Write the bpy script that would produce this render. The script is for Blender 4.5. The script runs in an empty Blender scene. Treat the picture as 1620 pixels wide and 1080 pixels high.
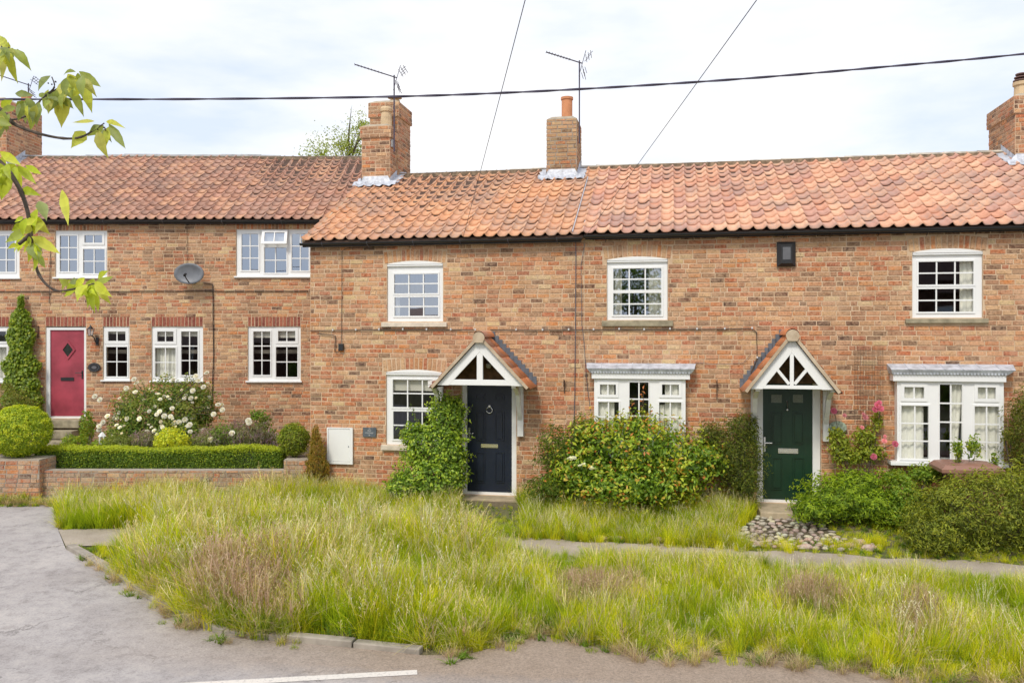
import bpy, math, random
import numpy as np
from mathutils import Vector, Matrix, noise
random.seed(7); rng = np.random.default_rng(7)
R = math.radians
S = bpy.context.scene
COL = S.collection

# ------------------------------------------------------------------ camera
CAMZ = 2.9; FPX = 1340.0; HZ = 525.0
cam = bpy.data.objects.new('camera', bpy.data.cameras.new('camera')); COL.objects.link(cam)
cam.location = (0, 0, CAMZ); cam.rotation_euler = (R(90), 0, 0)
cam.data.sensor_width = 36; cam.data.lens = FPX / 1620 * 36
cam.data.shift_y = -(540 - HZ) / 1620; cam.data.clip_end = 2000; cam.data.clip_start = .1
S.camera = cam
# ------------------------------------------------------------------ sky, sun, exposure
SUN_EL, SUN_AZ = R(50), R(205)       # azimuth clockwise from +Y: behind the camera, to its left
W = bpy.data.worlds.new('World'); S.world = W; W.use_nodes = True
nt = W.node_tree; nt.nodes.clear()
def N(nt, t, **k):
    n = nt.nodes.new(t)
    for a, b in k.items():
        if a in n.inputs.keys(): n.inputs[a].default_value = b
        else: setattr(n, a, b)
    return n
out = N(nt, 'ShaderNodeOutputWorld'); L = nt.links.new
sky = N(nt, 'ShaderNodeTexSky', sky_type='NISHITA', sun_disc=False); sky.sun_elevation = SUN_EL; sky.sun_rotation = SUN_AZ
bgs = N(nt, 'ShaderNodeBackground', Strength=.12); L(sky.outputs[0], bgs.inputs[0])
tc = N(nt, 'ShaderNodeTexCoord'); mp = N(nt, 'ShaderNodeMapping'); mp.inputs['Scale'].default_value = (1, 1, 3.2); L(tc.outputs['Generated'], mp.inputs[0])
nz = N(nt, 'ShaderNodeTexNoise', Scale=2.3, Detail=7, Roughness=.52); L(mp.outputs[0], nz.inputs['Vector'])
cr = N(nt, 'ShaderNodeValToRGB'); L(nz.outputs[0], cr.inputs[0])
e = cr.color_ramp.elements; e[0].position = .41; e[0].color = (.66, .74, .90, 1); e[1].position = .62; e[1].color = (.955, .945, .945, 1)
m_ = cr.color_ramp.elements.new(.51); m_.color = (.83, .86, .93, 1)
bgc = N(nt, 'ShaderNodeBackground', Strength=.71); L(cr.outputs[0], bgc.inputs[0])
mx = N(nt, 'ShaderNodeMixShader', Fac=.94); L(bgs.outputs[0], mx.inputs[1]); L(bgc.outputs[0], mx.inputs[2]); L(mx.outputs[0], out.inputs[0])
sl = bpy.data.lights.new('sun', 'SUN'); sl.energy = 1.5; sl.angle = R(14); sl.color = (1, .94, .84)
sun = bpy.data.objects.new('sun', sl); COL.objects.link(sun)
sd = Vector((math.sin(SUN_AZ) * math.cos(SUN_EL), math.cos(SUN_AZ) * math.cos(SUN_EL), math.sin(SUN_EL)))
sun.rotation_euler = sd.to_track_quat('Z', 'Y').to_euler(); sun.location = (0, -5, 30)
S.view_settings.view_transform = 'Standard'; S.view_settings.look = 'None'
S.view_settings.exposure = .76; S.view_settings.gamma = 1
S.cycles.max_bounces = 7; S.cycles.transparent_max_bounces = 12; S.cycles.diffuse_bounces = 3
S.cycles.caustics_reflective = False; S.cycles.caustics_refractive = False
S.cycles.use_denoising = True

# ------------------------------------------------------------------ materials
def newmat(name):
    m = bpy.data.materials.new(name); m.use_nodes = True; t = m.node_tree; t.nodes.clear()
    o = N(t, 'ShaderNodeOutputMaterial'); return m, t, o
def ramp(t, src, stops):
    r = N(t, 'ShaderNodeValToRGB'); t.links.new(src, r.inputs[0]); el = r.color_ramp.elements
    el[0].position, el[0].color = stops[0][0], (*stops[0][1], 1); el[1].position, el[1].color = stops[-1][0], (*stops[-1][1], 1)
    for p, c in stops[1:-1]: q = el.new(p); q.color = (*c, 1)
    return r.outputs[0]
def mix(t, a, b, f, bt='MIX'):
    m = N(t, 'ShaderNodeMix', data_type='RGBA', blend_type=bt)
    for s, i in ((a, 6), (b, 7), (f, 0)):
        if hasattr(s, 'is_output'): t.links.new(s, m.inputs[i])
        else: m.inputs[i].default_value = (*s, 1) if isinstance(s, tuple) and len(s) == 3 else s
    return m.outputs[2]
def pos(t, scale=(1, 1, 1)):
    g = N(t, 'ShaderNodeNewGeometry'); m = N(t, 'ShaderNodeMapping'); m.inputs['Scale'].default_value = scale
    t.links.new(g.outputs['Position'], m.inputs[0]); return m.outputs[0]
def tn(t, vec, scale, detail=4, rough=.55):
    n = N(t, 'ShaderNodeTexNoise', Scale=scale, Detail=detail, Roughness=rough); t.links.new(vec, n.inputs['Vector']); return n.outputs[0]
def princ(t, o, col, rough=.8, bump=None, bstr=.3, bdist=.01, **k):
    p = N(t, 'ShaderNodeBsdfPrincipled', Roughness=rough)
    for a, b in k.items(): p.inputs[a.replace('_', ' ')].default_value = b
    if hasattr(col, 'is_output'): t.links.new(col, p.inputs[0])
    else: p.inputs[0].default_value = (*col, 1)
    if bump is not None:
        b = N(t, 'ShaderNodeBump', Strength=bstr, Distance=bdist); t.links.new(bump, b.inputs['Height']); t.links.new(b.outputs[0], p.inputs['Normal'])
    t.links.new(p.outputs[0], o.inputs[0]); return p
def tint(t): return N(t, 'ShaderNodeAttribute', attribute_name='tint').outputs['Color']

def m_plain(name, c, rough=.6, var=.12, scale=6, bstr=.15, **k):
    m, t, o = newmat(name); v = pos(t); n = tn(t, v, scale)
    d = tuple(x * (1 - var * 1.6) for x in c); b = tuple(min(1, x * (1 + var * .7)) for x in c)
    fine = tn(t, v, scale * 18, 3)
    princ(t, o, ramp(t, n, [(.3, d), (.65, b)]), rough, fine, bstr, .004, **k); return m
def m_brick(name, patch=(.52, .37, .21), amt=.5, dark=.35):
    m, t, o = newmat(name); v = pos(t); c = tint(t)
    n1 = tn(t, v, 34, 5, .7); n2 = tn(t, v, 3.1, 4); n3 = tn(t, v, 90, 3, .7); n4 = tn(t, v, 17, 4, .65)
    a = mix(t, c, (1, 1, 1), 0.0)
    a = mix(t, c, ramp(t, n1, [(.30, (.34, .30, .28)), (.44, (.88, .86, .84)), (.56, (1.05, 1.04, 1.02)), (.70, (1.6, 1.6, 1.55))]), 1.0, 'MULTIPLY')
    k = N(t, 'ShaderNodeMath', operation='MULTIPLY_ADD'); t.links.new(n2, k.inputs[0]); k.inputs[1].default_value = .45; t.links.new(n4, k.inputs[2])
    f = ramp(t, k.outputs[0], [(.62, (0, 0, 0)), (.80, (amt, amt, amt))])
    a = mix(t, a, patch, f)
    a = mix(t, a, (.07, .05, .04), ramp(t, n3, [(.24, (dark, dark, dark)), (.38, (0, 0, 0))]))
    n5 = tn(t, pos(t, (1, 1, .45)), 1.3, 5, .6); a = mix(t, a, ramp(t, n5, [(.3, (.80, .76, .73)), (.52, (1.0, 1.0, 1.0)), (.75, (1.10, 1.08, 1.05))]), 1.0, 'MULTIPLY')
    princ(t, o, a, .93, n1, .6, .008); return m
def m_mortar(name, c1, c2):
    m, t, o = newmat(name); v = pos(t); n = tn(t, v, 5, 6, .65); f = tn(t, v, 70, 3)
    princ(t, o, ramp(t, n, [(.3, c1), (.7, c2)]), .95, f, .5, .006); return m
def m_tile(name, patch=(.30, .24, .22), amt=.5):
    m, t, o = newmat(name); v = pos(t); c = tint(t); n1 = tn(t, v, 14, 5, .65); n2 = tn(t, v, 1.3, 4); n3 = tn(t, v, 60, 3)
    a = mix(t, c, ramp(t, n1, [(.3, (.76, .74, .73)), (.7, (1.15, 1.13, 1.1))]), 1.0, 'MULTIPLY')
    k = N(t, 'ShaderNodeMath', operation='MULTIPLY_ADD'); t.links.new(n2, k.inputs[0]); k.inputs[1].default_value = .8; t.links.new(n1, k.inputs[2])
    a = mix(t, a, patch, ramp(t, k.outputs[0], [(.9, (0, 0, 0)), (1.12, (amt, amt, amt))]))
    princ(t, o, a, .85, n3, .3, .004); return m
def m_leaf(name, trans=.50, rough=.5, spec=.35):
    m, t, o = newmat(name); c = tint(t)
    oi = N(t, 'ShaderNodeObjectInfo'); hs = N(t, 'ShaderNodeHueSaturation'); t.links.new(c, hs.inputs['Color'])
    mr = N(t, 'ShaderNodeMapRange'); t.links.new(oi.outputs['Random'], mr.inputs[0]); mr.inputs[3].default_value = .78; mr.inputs[4].default_value = 1.22; t.links.new(mr.outputs[0], hs.inputs['Value'])
    p = N(t, 'ShaderNodeBsdfPrincipled', Roughness=rough); p.inputs['Specular IOR Level'].default_value = spec; t.links.new(hs.outputs[0], p.inputs[0])
    tr = N(t, 'ShaderNodeBsdfTranslucent'); t.links.new(mix(t, hs.outputs[0], (1.25, 1.2, .6), 1.0, 'MULTIPLY'), tr.inputs[0])
    ms = N(t, 'ShaderNodeMixShader', Fac=trans); t.links.new(p.outputs[0], ms.inputs[1]); t.links.new(tr.outputs[0], ms.inputs[2]); t.links.new(ms.outputs[0], o.inputs[0]); return m
def m_glass(name, refl, tintc=(.80, .87, .97)):
    m, t, o = newmat(name)
    g = N(t, 'ShaderNodeBsdfGlossy', Roughness=.015); g.inputs[0].default_value = (*tintc, 1)
    n = tn(t, pos(t), 2.2, 1); b = N(t, 'ShaderNodeBump', Strength=.03, Distance=.02); t.links.new(n, b.inputs['Height']); t.links.new(b.outputs[0], g.inputs['Normal'])
    tr = N(t, 'ShaderNodeBsdfTransparent'); tr.inputs[0].default_value = (.95, .97, .96, 1)
    lw = N(t, 'ShaderNodeLayerWeight', Blend=.5); pw = N(t, 'ShaderNodeMath', operation='POWER'); t.links.new(lw.outputs['Facing'], pw.inputs[0]); pw.inputs[1].default_value = 4.5; ad = N(t, 'ShaderNodeMath', operation='MULTIPLY_ADD', use_clamp=True); t.links.new(pw.outputs[0], ad.inputs[0]); ad.inputs[1].default_value = .7; ad.inputs[2].default_value = refl + .04
    ms = N(t, 'ShaderNodeMixShader'); t.links.new(ad.outputs[0], ms.inputs[0]); t.links.new(tr.outputs[0], ms.inputs[1]); t.links.new(g.outputs[0], ms.inputs[2]); t.links.new(ms.outputs[0], o.inputs[0]); return m

M = {}
M['brick'] = m_brick('old_brick', (.56, .375, .24), .42, .6); M['brick_head'] = m_brick('brick_head', (.42, .20, .13), .3, .2); M['brick_red'] = m_brick('red_brick', (.50, .33, .20), .3, .3)
M['brick_tan'] = m_brick('weathered_brick', (.42, .31, .17), .75, .5); M['brick_garden'] = m_brick('garden_brick', (.42, .34, .26), .6, .45)
M['mortar'] = m_mortar('buff_mortar', (.52, .36, .225), (.69, .52, .36)); M['mortar_grey'] = m_mortar('grey_mortar', (.27, .23, .18), (.44, .38, .31))
M['verge_mortar'] = m_mortar('verge_mortar', (.40, .30, .2), (.60, .49, .36))
M['tile'] = m_tile('pantile'); M['tile_old'] = m_tile('old_pantile', (.34, .25, .21), .5); M['ridge_grey'] = m_plain('ridge_grey', (.36, .355, .35), .85, .25, 5)
M['ridge_buff'] = m_plain('ridge_buff', (.50, .45, .37), .9, .3, 5); M['bedding'] = m_plain('ridge_bedding', (.24, .18, .12), .95, .4, 14)
M['white'] = m_plain('white_upvc', (.83, .83, .82), .35, .015, 3, .02); M['paint'] = m_plain('white_paint', (.74, .73, .70), .55, .09, 9, .1)
M['stone'] = m_plain('sill_stone', (.68, .59, .48), .85, .12, 9, .3); M['stone_old'] = m_plain('weathered_stone', (.36, .31, .21), .9, .25, 8, .4)
M['lead'] = m_plain('lead', (.56, .59, .65), .55, .22, 9, .3, Metallic=.15); M['slate_lead'] = m_plain('dark_lead', (.13, .15, .18), .6, .15, 9)
M['black'] = m_plain('black_plastic', (.018, .018, .02), .45, .1); M['grey'] = m_plain('grey_metal', (.15, .15, .16), .45, .1, 8, .05, Metallic=.4)
M['dish'] = m_plain('dish_grey', (.17, .18, .20), .45, .12); M['chrome'] = m_plain('chrome', (.75, .75, .76), .2, .03, 5, .02, Metallic=.9)
M['cable'] = m_plain('cable', (.06, .05, .085), .6, .1); M['cable_grey'] = m_plain('grey_cable', (.10, .10, .13), .6, .1); M['brown_cable'] = m_plain('brown_cable', (.10, .07, .05), .7, .1)
M['iron'] = m_plain('rusty_iron', (.10, .055, .04), .8, .3); M['navy'] = m_plain('navy_door', (.009, .015, .033), .38, .12, 4, .05)
M['green'] = m_plain('green_door', (.008, .036, .018), .33, .12, 4, .05); M['red'] = m_plain('red_door', (.37, .052, .078), .45, .22, 2.2, .05)
M['terracotta'] = m_plain('terracotta', (.62, .27, .13), .85, .12); M['pot_cream'] = m_plain('cream_pot', (.62, .46, .28), .85, .12); M['dark_tile'] = m_plain('dark_terracotta', (.16, .09, .08), .7, .2)
M['cement'] = m_plain('cement_flaunching', (.42, .35, .26), .95, .2, 7, .4); M['soffit'] = m_plain('brown_boards', (.085, .045, .028), .8, .3, 9)
M['boards'] = m_plain('oak_boards', (.16, .085, .05), .8, .5, 7); M['curtain'] = m_plain('cream_curtain', (.90, .86, .76), .9, .05, 3, .02); M['blind'] = m_plain('cream_blind', (.62, .58, .50), .9, .04); M['room'] = m_plain('room_wall', (.22, .19, .16), .9, .1)
M['bin'] = m_plain('brown_bin', (.27, .135, .095), .5, .1); M['slate'] = m_plain('slate_plaque', (.10, .12, .14), .6, .15, 15); M['letter'] = m_plain('pale_lettering', (.62, .62, .62), .7, .02)
M['bark'] = m_plain('bark', (.11, .085, .06), .9, .3, 20, .5); M['twig'] = m_plain('cherry_bark', (.10, .075, .06), .75, .3, 60, .5)
M['leaf'] = m_leaf('leaf'); M['leaf_gloss'] = m_leaf('glossy_leaf', .45, .4, .4); M['leaf_thin'] = m_leaf('thin_leaf', .5, .45, .35); M['petal'] = m_leaf('petal', .3, .7, .1); M['grass'] = m_leaf('grass_blade', .40, .8, .04)
M['glass'] = m_glass('window_glass', .32, (.88, .92, .97)); M['glass_low'] = m_glass('ground_floor_glass', .05); M['glass_up'] = m_glass('upper_glass', .40, (.84, .89, .96))
M['kerb'] = m_plain('kerb_concrete', (.34, .30, .25), .9, .2, 6, .4); M['cobble'] = m_brick('cobble', (.50, .46, .40), .5, .2)
M['soil'] = m_plain('soil', (.12, .095, .055), .95, .35, 5, .6); M['door_stone'] = m_plain('doorstep', (.46, .37, .25), .9, .2, 6, .4)

# ------------------------------------------------------------------ object helpers
def link(o, parent=None):
    COL.objects.link(o)
    if parent is not None: o.parent = parent
    return o
def tagp(o, label=None, cat=None, group=None, kind=None):
    if label: o['label'] = label
    if cat: o['category'] = cat
    if group: o['group'] = group
    if kind: o['kind'] = kind
    return o
def empty(name, loc, rz=0, label=None, cat=None, group=None, kind=None):
    o = bpy.data.objects.new(name, None); o.empty_display_size = .1; link(o); o.location = loc; o.rotation_euler = (0, 0, rz)
    return tagp(o, label, cat, group, kind)
def fast_mesh(name, V, F, C=None, smooth=False):
    V = np.asarray(V, dtype=np.float32).reshape(-1, 3); F = np.asarray(F, dtype=np.int32); n, k = F.shape
    me = bpy.data.meshes.new(name); me.vertices.add(len(V)); me.vertices.foreach_set('co', V.ravel())
    me.loops.add(n * k); me.loops.foreach_set('vertex_index', F.ravel()); me.polygons.add(n)
    me.polygons.foreach_set('loop_start', np.arange(0, n * k, k, dtype=np.int32)); me.polygons.foreach_set('loop_total', np.full(n, k, dtype=np.int32))
    if C is not None:
        a = me.attributes.new('tint', 'FLOAT_COLOR', 'FACE'); c = np.ones((n, 4), dtype=np.float32); c[:, :3] = C; a.data.foreach_set('color', c.ravel())
    if smooth: me.polygons.foreach_set('use_smooth', np.ones(n, dtype=bool))
    me.update(calc_edges=True); return me
class MB:
    def __init__(s): s.v = []; s.f = []; s.c = []; s.hascol = False
    def face(s, pts, c=None):
        i = len(s.v); s.v += [tuple(p) for p in pts]; s.f.append(tuple(range(i, i + len(pts)))); s.c.append(c or (1, 1, 1)); s.hascol |= c is not None
    def box(s, x0, x1, y0, y1, z0, z1, c=None, M=None):
        P = [Vector((x, y, z)) for z in (z0, z1) for y in (y0, y1) for x in (x0, x1)]
        if M is not None: P = [M @ p for p in P]
        i = len(s.v); s.v += [tuple(p) for p in P]
        for q in ((0, 2, 3, 1), (4, 5, 7, 6), (0, 1, 5, 4), (2, 6, 7, 3), (0, 4, 6, 2), (1, 3, 7, 5)):
            s.f.append(tuple(i + k for k in q)); s.c.append(c or (1, 1, 1))
        s.hascol |= c is not None
    def bar(s, a, b, w, h, up=(0, 0, 1), c=None):
        a, b = Vector(a), Vector(b); d = b - a; l = d.length; d.normalize(); x = d.cross(Vector(up))
        if x.length < 1e-4: x = Vector((1, 0, 0))
        x.normalize(); z = x.cross(d)
        m = Matrix((x, d, z)).transposed().to_4x4(); m.translation = a
        s.box(-w / 2, w / 2, 0, l, -h / 2, h / 2, c, m)
    def tube(s, pts, r, seg=6, c=None, cap=True):
        pts = [Vector(p) for p in pts]; rs = r if isinstance(r, (list, tuple)) else [r] * len(pts); i0 = len(s.v); n = len(pts)
        up = Vector((0, 0, 1))
        for i, p in enumerate(pts):
            d = (pts[min(i + 1, n - 1)] - pts[max(i - 1, 0)]).normalized(); x = d.cross(up)
            if x.length < .05: x = d.cross(Vector((1, 0, 0)))
            x.normalize(); y = d.cross(x)
            for k in range(seg):
                a = 2 * math.pi * k / seg; s.v.append(tuple(p + (x * math.cos(a) + y * math.sin(a)) * rs[i]))
        for i in range(n - 1):
            for k in range(seg):
                a, b = i0 + i * seg + k, i0 + i * seg + (k + 1) % seg; s.f.append((a, b, b + seg, a + seg)); s.c.append(c or (1, 1, 1))
        if cap: s.f.append(tuple(i0 + k for k in range(seg))); s.f.append(tuple(i0 + (n - 1) * seg + k for k in reversed(range(seg)))); s.c += [c or (1, 1, 1)] * 2
        s.hascol |= c is not None
    def lathe(s, prof, cx=0, cy=0, cz=0, seg=14, c=None):
        i0 = len(s.v)
        for r, z in prof:
            for k in range(seg):
                a = 2 * math.pi * k / seg; s.v.append((cx + r * math.cos(a), cy + r * math.sin(a), cz + z))
        for i in range(len(prof) - 1):
            for k in range(seg):
                a, b = i0 + i * seg + k, i0 + i * seg + (k + 1) % seg; s.f.append((a, b, b + seg, a + seg)); s.c.append(c or (1, 1, 1))
        s.f.append(tuple(i0 + k for k in reversed(range(seg)))); s.f.append(tuple(i0 + (len(prof) - 1) * seg + k for k in range(seg))); s.c += [c or (1, 1, 1)] * 2
    def prism(s, poly, y0, y1, c=None):       # poly in (x,z), extruded along y
        n = len(poly); i = len(s.v); s.v += [(x, y0, z) for x, z in poly] + [(x, y1, z) for x, z in poly]
        s.f.append(tuple(range(i, i + n))); s.f.append(tuple(i + n + k for k in reversed(range(n))))
        for k in range(n): q = (k + 1) % n; s.f.append((i + k, i + n + k, i + n + q, i + q))
        s.c += [c or (1, 1, 1)] * (n + 2); s.hascol |= c is not None
    def plate(s, x0, x1, z0, z1, holes, y0, y1, c=None):   # slab with rectangular holes, outer faces only
        xs = sorted({x0, x1, *[min(max(v, x0), x1) for h in holes for v in h[:2]]}); zs = sorted({z0, z1, *[min(max(v, z0), z1) for h in holes for v in h[2:4]]})
        fill = {}
        for i in range(len(xs) - 1):
            for j in range(len(zs) - 1):
                cx, cz = (xs[i] + xs[i + 1]) / 2, (zs[j] + zs[j + 1]) / 2
                fill[i, j] = not any(h[0] < cx < h[1] and h[2] < cz < h[3] for h in holes)
        for (i, j), ok in fill.items():
            if not ok: continue
            a, b, d, e_ = xs[i], xs[i + 1], zs[j], zs[j + 1]
            s.face([(a, y0, d), (b, y0, d), (b, y0, e_), (a, y0, e_)], c); s.face([(a, y1, e_), (b, y1, e_), (b, y1, d), (a, y1, d)], c)
            if not fill.get((i - 1, j)): s.face([(a, y0, e_), (a, y1, e_), (a, y1, d), (a, y0, d)], c)
            if not fill.get((i + 1, j)): s.face([(b, y0, d), (b, y1, d), (b, y1, e_), (b, y0, e_)], c)
            if not fill.get((i, j - 1)): s.face([(a, y0, d), (a, y1, d), (b, y1, d), (b, y0, d)], c)
            if not fill.get((i, j + 1)): s.face([(a, y0, e_), (b, y0, e_), (b, y1, e_), (a, y1, e_)], c)
    def ball(s, c, r, seg=8, rings=6, col=None, sc=(1, 1, 1)):
        s.hascol |= col is not None
        i0 = len(s.v)
        for i in range(rings + 1):
            th = math.pi * i / rings
            for k in range(seg):
                a = 2 * math.pi * k / seg; s.v.append((c[0] + r * sc[0] * math.sin(th) * math.cos(a), c[1] + r * sc[1] * math.sin(th) * math.sin(a), c[2] + r * sc[2] * math.cos(th)))
        for i in range(rings):
            for k in range(seg):
                a, b = i0 + i * seg + k, i0 + i * seg + (k + 1) % seg; s.f.append((a, a + seg, b + seg, b)); s.c.append(col or (1, 1, 1))
    def mesh(s, name, mat, smooth=False, bevel=0):
        me = bpy.data.meshes.new(name); me.from_pydata(s.v, [], s.f)
        if s.hascol:
            a = me.attributes.new('tint', 'FLOAT_COLOR', 'FACE'); a.data.foreach_set('color', [x for c in s.c for x in (*c[:3], 1)])
        if smooth: me.polygons.foreach_set('use_smooth', [True] * len(me.polygons))
        me.materials.append(M[mat] if isinstance(mat, str) else mat); me.update(); return me
    def build(s, name, mat, parent=None, smooth=False, bevel=0, **k):
        o = bpy.data.objects.new(name, s.mesh(name, mat, smooth)); link(o, parent)
        if bevel:
            b = o.modifiers.new('bevel', 'BEVEL'); b.width = bevel; b.segments = 2; b.limit_method = 'ANGLE'; b.angle_limit = R(40)
        return tagp(o, **k)

# ------------------------------------------------------------------ frames: the two rows of cottages
class Frame:
    def __init__(s, oy, ang): s.O = Vector((0, oy)); s.a = ang; s.xa = Vector((math.cos(ang), -math.sin(ang))); s.ya = Vector((math.sin(ang), math.cos(ang))); s.rz = -ang
    def w(s, u, v, z): p = s.O + s.xa * u + s.ya * v; return Vector((p.x, p.y, z))
    def px(s, x, y, v=0):       # photo pixel -> (u, z) on the plane at depth v
        d = Vector(((x - 810) / FPX, 1)); t = (v + s.O.dot(s.ya)) / d.dot(s.ya); P = d * t - s.O
        return P.dot(s.xa), CAMZ + (HZ - y) / FPX * t
    def rect(s, x0, y0, x1, y1, v=0):
        ym = (y0 + y1) / 2; xm = (x0 + x1) / 2
        return s.px(x0, ym, v)[0], s.px(x1, ym, v)[0], s.px(xm, y1, v)[1], s.px(xm, y0, v)[1]
FR = Frame(14.565, R(10.6)); FL = Frame(18.6, 0)
def proj(p): return 810 + FPX * p[0] / p[1], HZ - FPX * (p[2] - CAMZ) / p[1]
def gz(x, y):
    k = min(1, max(0, (y - 8.7) / 4.0)); d = Vector((x, y)) - FR.O; w = d.dot(FR.ya); k2 = min(1, max(0, (w + 2.0) / 1.5)); k2 = k2 * k2 * (3 - 2 * k2)
    return -.30 + .18 * k + (.03 * min(1, max(0, (y - 12.7) / 2))) + .15 * k2 * min(1, max(0, (x + 3.9) / .6)) * (1 if y < 30 else 0)
def gpx(x, y, dz=0):
    z = -.2
    for _ in range(12): t = FPX * (CAMZ - z) / (y - HZ); z = gz((x - 810) / FPX * t, t) + dz
    return Vector(((x - 810) / FPX * t, t, z))

# ------------------------------------------------------------------ ground, road, path
def sheet(name, mat, cols, dz, rows=24, **k):   # cols: (x, y0, y1)
    mb = MB(); n = len(cols)
    for x, a, b in cols:
        for j in range(rows + 1): y = a + (b - a) * j / rows; mb.v.append((x, y, gz(x, y) + dz))
    for i in range(n - 1):
        for j in range(rows):
            q = i * (rows + 1) + j; mb.f.append((q, q + rows + 1, q + rows + 2, q + 1)); mb.c.append((1, 1, 1))
    return mb.build(name, mat, smooth=True, kind='structure', **k)
m, t, o = newmat('verge_soil'); v = pos(t); n1 = tn(t, v, 1.1, 6, .6); n2 = tn(t, v, 25, 5, .7)
princ(t, o, mix(t, ramp(t, n1, [(.35, (.10, .12, .03)), (.55, (.17, .15, .07)), (.7, (.20, .15, .10))]), ramp(t, n2, [(.3, (.5, .5, .5)), (.7, (1.3, 1.3, 1.3))]), 1.0, 'MULTIPLY'), .95, n2, .8, .03); M['verge'] = m
m, t, o = newmat('asphalt'); v = pos(t); n1 = tn(t, v, .7, 6, .62); n2 = tn(t, v, 48, 6, .85); n3 = tn(t, v, 6, 7, .75)
a = ramp(t, n1, [(.3, (.31, .28, .27)), (.5, (.385, .355, .345)), (.7, (.45, .415, .395))])
a = mix(t, a, ramp(t, n2, [(.25, (.5, .49, .5)), (.45, (.93, .93, .93)), (.6, (1.04, 1.04, 1.03)), (.78, (1.4, 1.38, 1.34))]), 1.0, 'MULTIPLY')
a = mix(t, a, ramp(t, n3, [(.3, (.70, .68, .67)), (.5, (1.0, 1.0, 1.0)), (.7, (1.14, 1.13, 1.1))]), 1.0, 'MULTIPLY')
vo = N(t, 'ShaderNodeTexVoronoi', feature='DISTANCE_TO_EDGE', Scale=.55); wv = N(t, 'ShaderNodeVectorMath', operation='ADD'); nn = N(t, 'ShaderNodeTexNoise', Scale=1.6, Detail=6, Roughness=.7); t.links.new(v, nn.inputs['Vector'])
t.links.new(v, wv.inputs[0]); sc_ = N(t, 'ShaderNodeVectorMath', operation='SCALE'); t.links.new(nn.outputs['Color'], sc_.inputs[0]); sc_.inputs['Scale'].default_value = 1.1; t.links.new(sc_.outputs[0], wv.inputs[1]); t.links.new(wv.outputs[0], vo.inputs['Vector'])
ck = mix(t, ramp(t, vo.outputs['Distance'], [(.0, (1, 1, 1)), (.016, (0, 0, 0))]), ramp(t, n1, [(.45, (0, 0, 0)), (.55, (.8, .8, .8))]), 1.0, 'MULTIPLY')
a = mix(t, a, (.14, .125, .12), ck)
sx = N(t, 'ShaderNodeSeparateXYZ'); t.links.new(v, sx.inputs[0])
# dirt washed along the verge edge
dm = N(t, 'ShaderNodeMath', operation='MULTIPLY_ADD'); t.links.new(sx.outputs[0], dm.inputs[0]); dm.inputs[1].default_value = .13; t.links.new(sx.outputs[1], dm.inputs[2])
dn = N(t, 'ShaderNodeMath', operation='MULTIPLY_ADD'); t.links.new(n3, dn.inputs[0]); dn.inputs[1].default_value = .55; t.links.new(dm.outputs[0], dn.inputs[2])
dirt = ramp(t, N(t, 'ShaderNodeMapRange').outputs[0], [(0, (0, 0, 0)), (1, (1, 1, 1))])
mr = [n for n in t.nodes if n.bl_idname == 'ShaderNodeMapRange'][-1]; t.links.new(dn.outputs[0], mr.inputs[0]); mr.inputs[1].default_value = 7.75; mr.inputs[2].default_value = 8.2
xm = N(t, 'ShaderNodeMapRange'); t.links.new(sx.outputs[0], xm.inputs[0]); xm.inputs[1].default_value = -4.6; xm.inputs[2].default_value = -1.2
dirt = mix(t, dirt, xm.outputs[0], 1.0, 'MULTIPLY')
a = mix(t, a, mix(t, mix(t, (.22, .165, .12), (.36, .285, .225), n3), ramp(t, n2, [(.3, (.5, .5, .5)), (.5, (1, 1, 1)), (.7, (1.5, 1.5, 1.5))]), 1.0, 'MULTIPLY'), dirt)
princ(t, o, a, .92, n2, .5, .006); M['asphalt'] = m
m, t, o = newmat('old_path'); v = pos(t); n1 = tn(t, v, 2, 6, .6); n2 = tn(t, v, 60, 4, .8)
a = mix(t, ramp(t, n1, [(.3, (.30, .25, .19)), (.7, (.44, .375, .30))]), ramp(t, n2, [(.3, (.7, .7, .7)), (.7, (1.2, 1.2, 1.2))]), 1.0, 'MULTIPLY'); princ(t, o, a, .92, n2, .5, .006); M['path'] = m

mb = MB(); xs = [-400, -80, -30] + [x * .5 for x in range(-40, 41)] + [30, 80, 400]; ys = [-400, -80, -30, -20, -10, 0, 4, 7] + [7.5 + .25 * j for j in range(60)] + [25, 30, 60, 150, 600]
for x in xs:
    for y in ys: mb.v.append((x, y, gz(x, y) - .012))
for i in range(len(xs) - 1):
    for j in range(len(ys) - 1): q = i * len(ys) + j; mb.f.append((q, q + len(ys), q + len(ys) + 1, q + 1)); mb.c.append((1, 1, 1))
mb.build('ground', 'verge', smooth=True, kind='structure')
KP = [(-60, 800), (60, 798), (84, 800), (92, 838), (104, 868), (180, 912), (240, 952), (300, 985), (355, 1006), (440, 1013), (520, 1020), (672, 1036), (740, 1034), (800, 1018), (860, 1004), (925, 1020), (1050, 1042), (1130, 1036), (1250, 1046), (1420, 1068), (1620, 1090), (1800, 1105), (2200, 1130)]
KW = [gpx(*p) for p in KP]
def kerb_y(x):
    if x < KW[0].x: return KW[0].y
    for a, b in zip(KW, KW[1:]):
        if a.x <= x <= b.x: return a.y + (b.y - a.y) * (x - a.x) / (b.x - a.x)
    return KW[-1].y
cols = [(-40, -3, 15.3), (-20, -3, 15.3), (-12, -3, 15.3), (KW[2].x, -3, 15.3)] + [(x, -3, kerb_y(x)) for x in np.arange(KW[2].x + .02, 7.5, .1)] + [(12, -3, kerb_y(12)), (60, -3, 7.2)]
sheet('road', 'asphalt', cols, .0)
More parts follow.
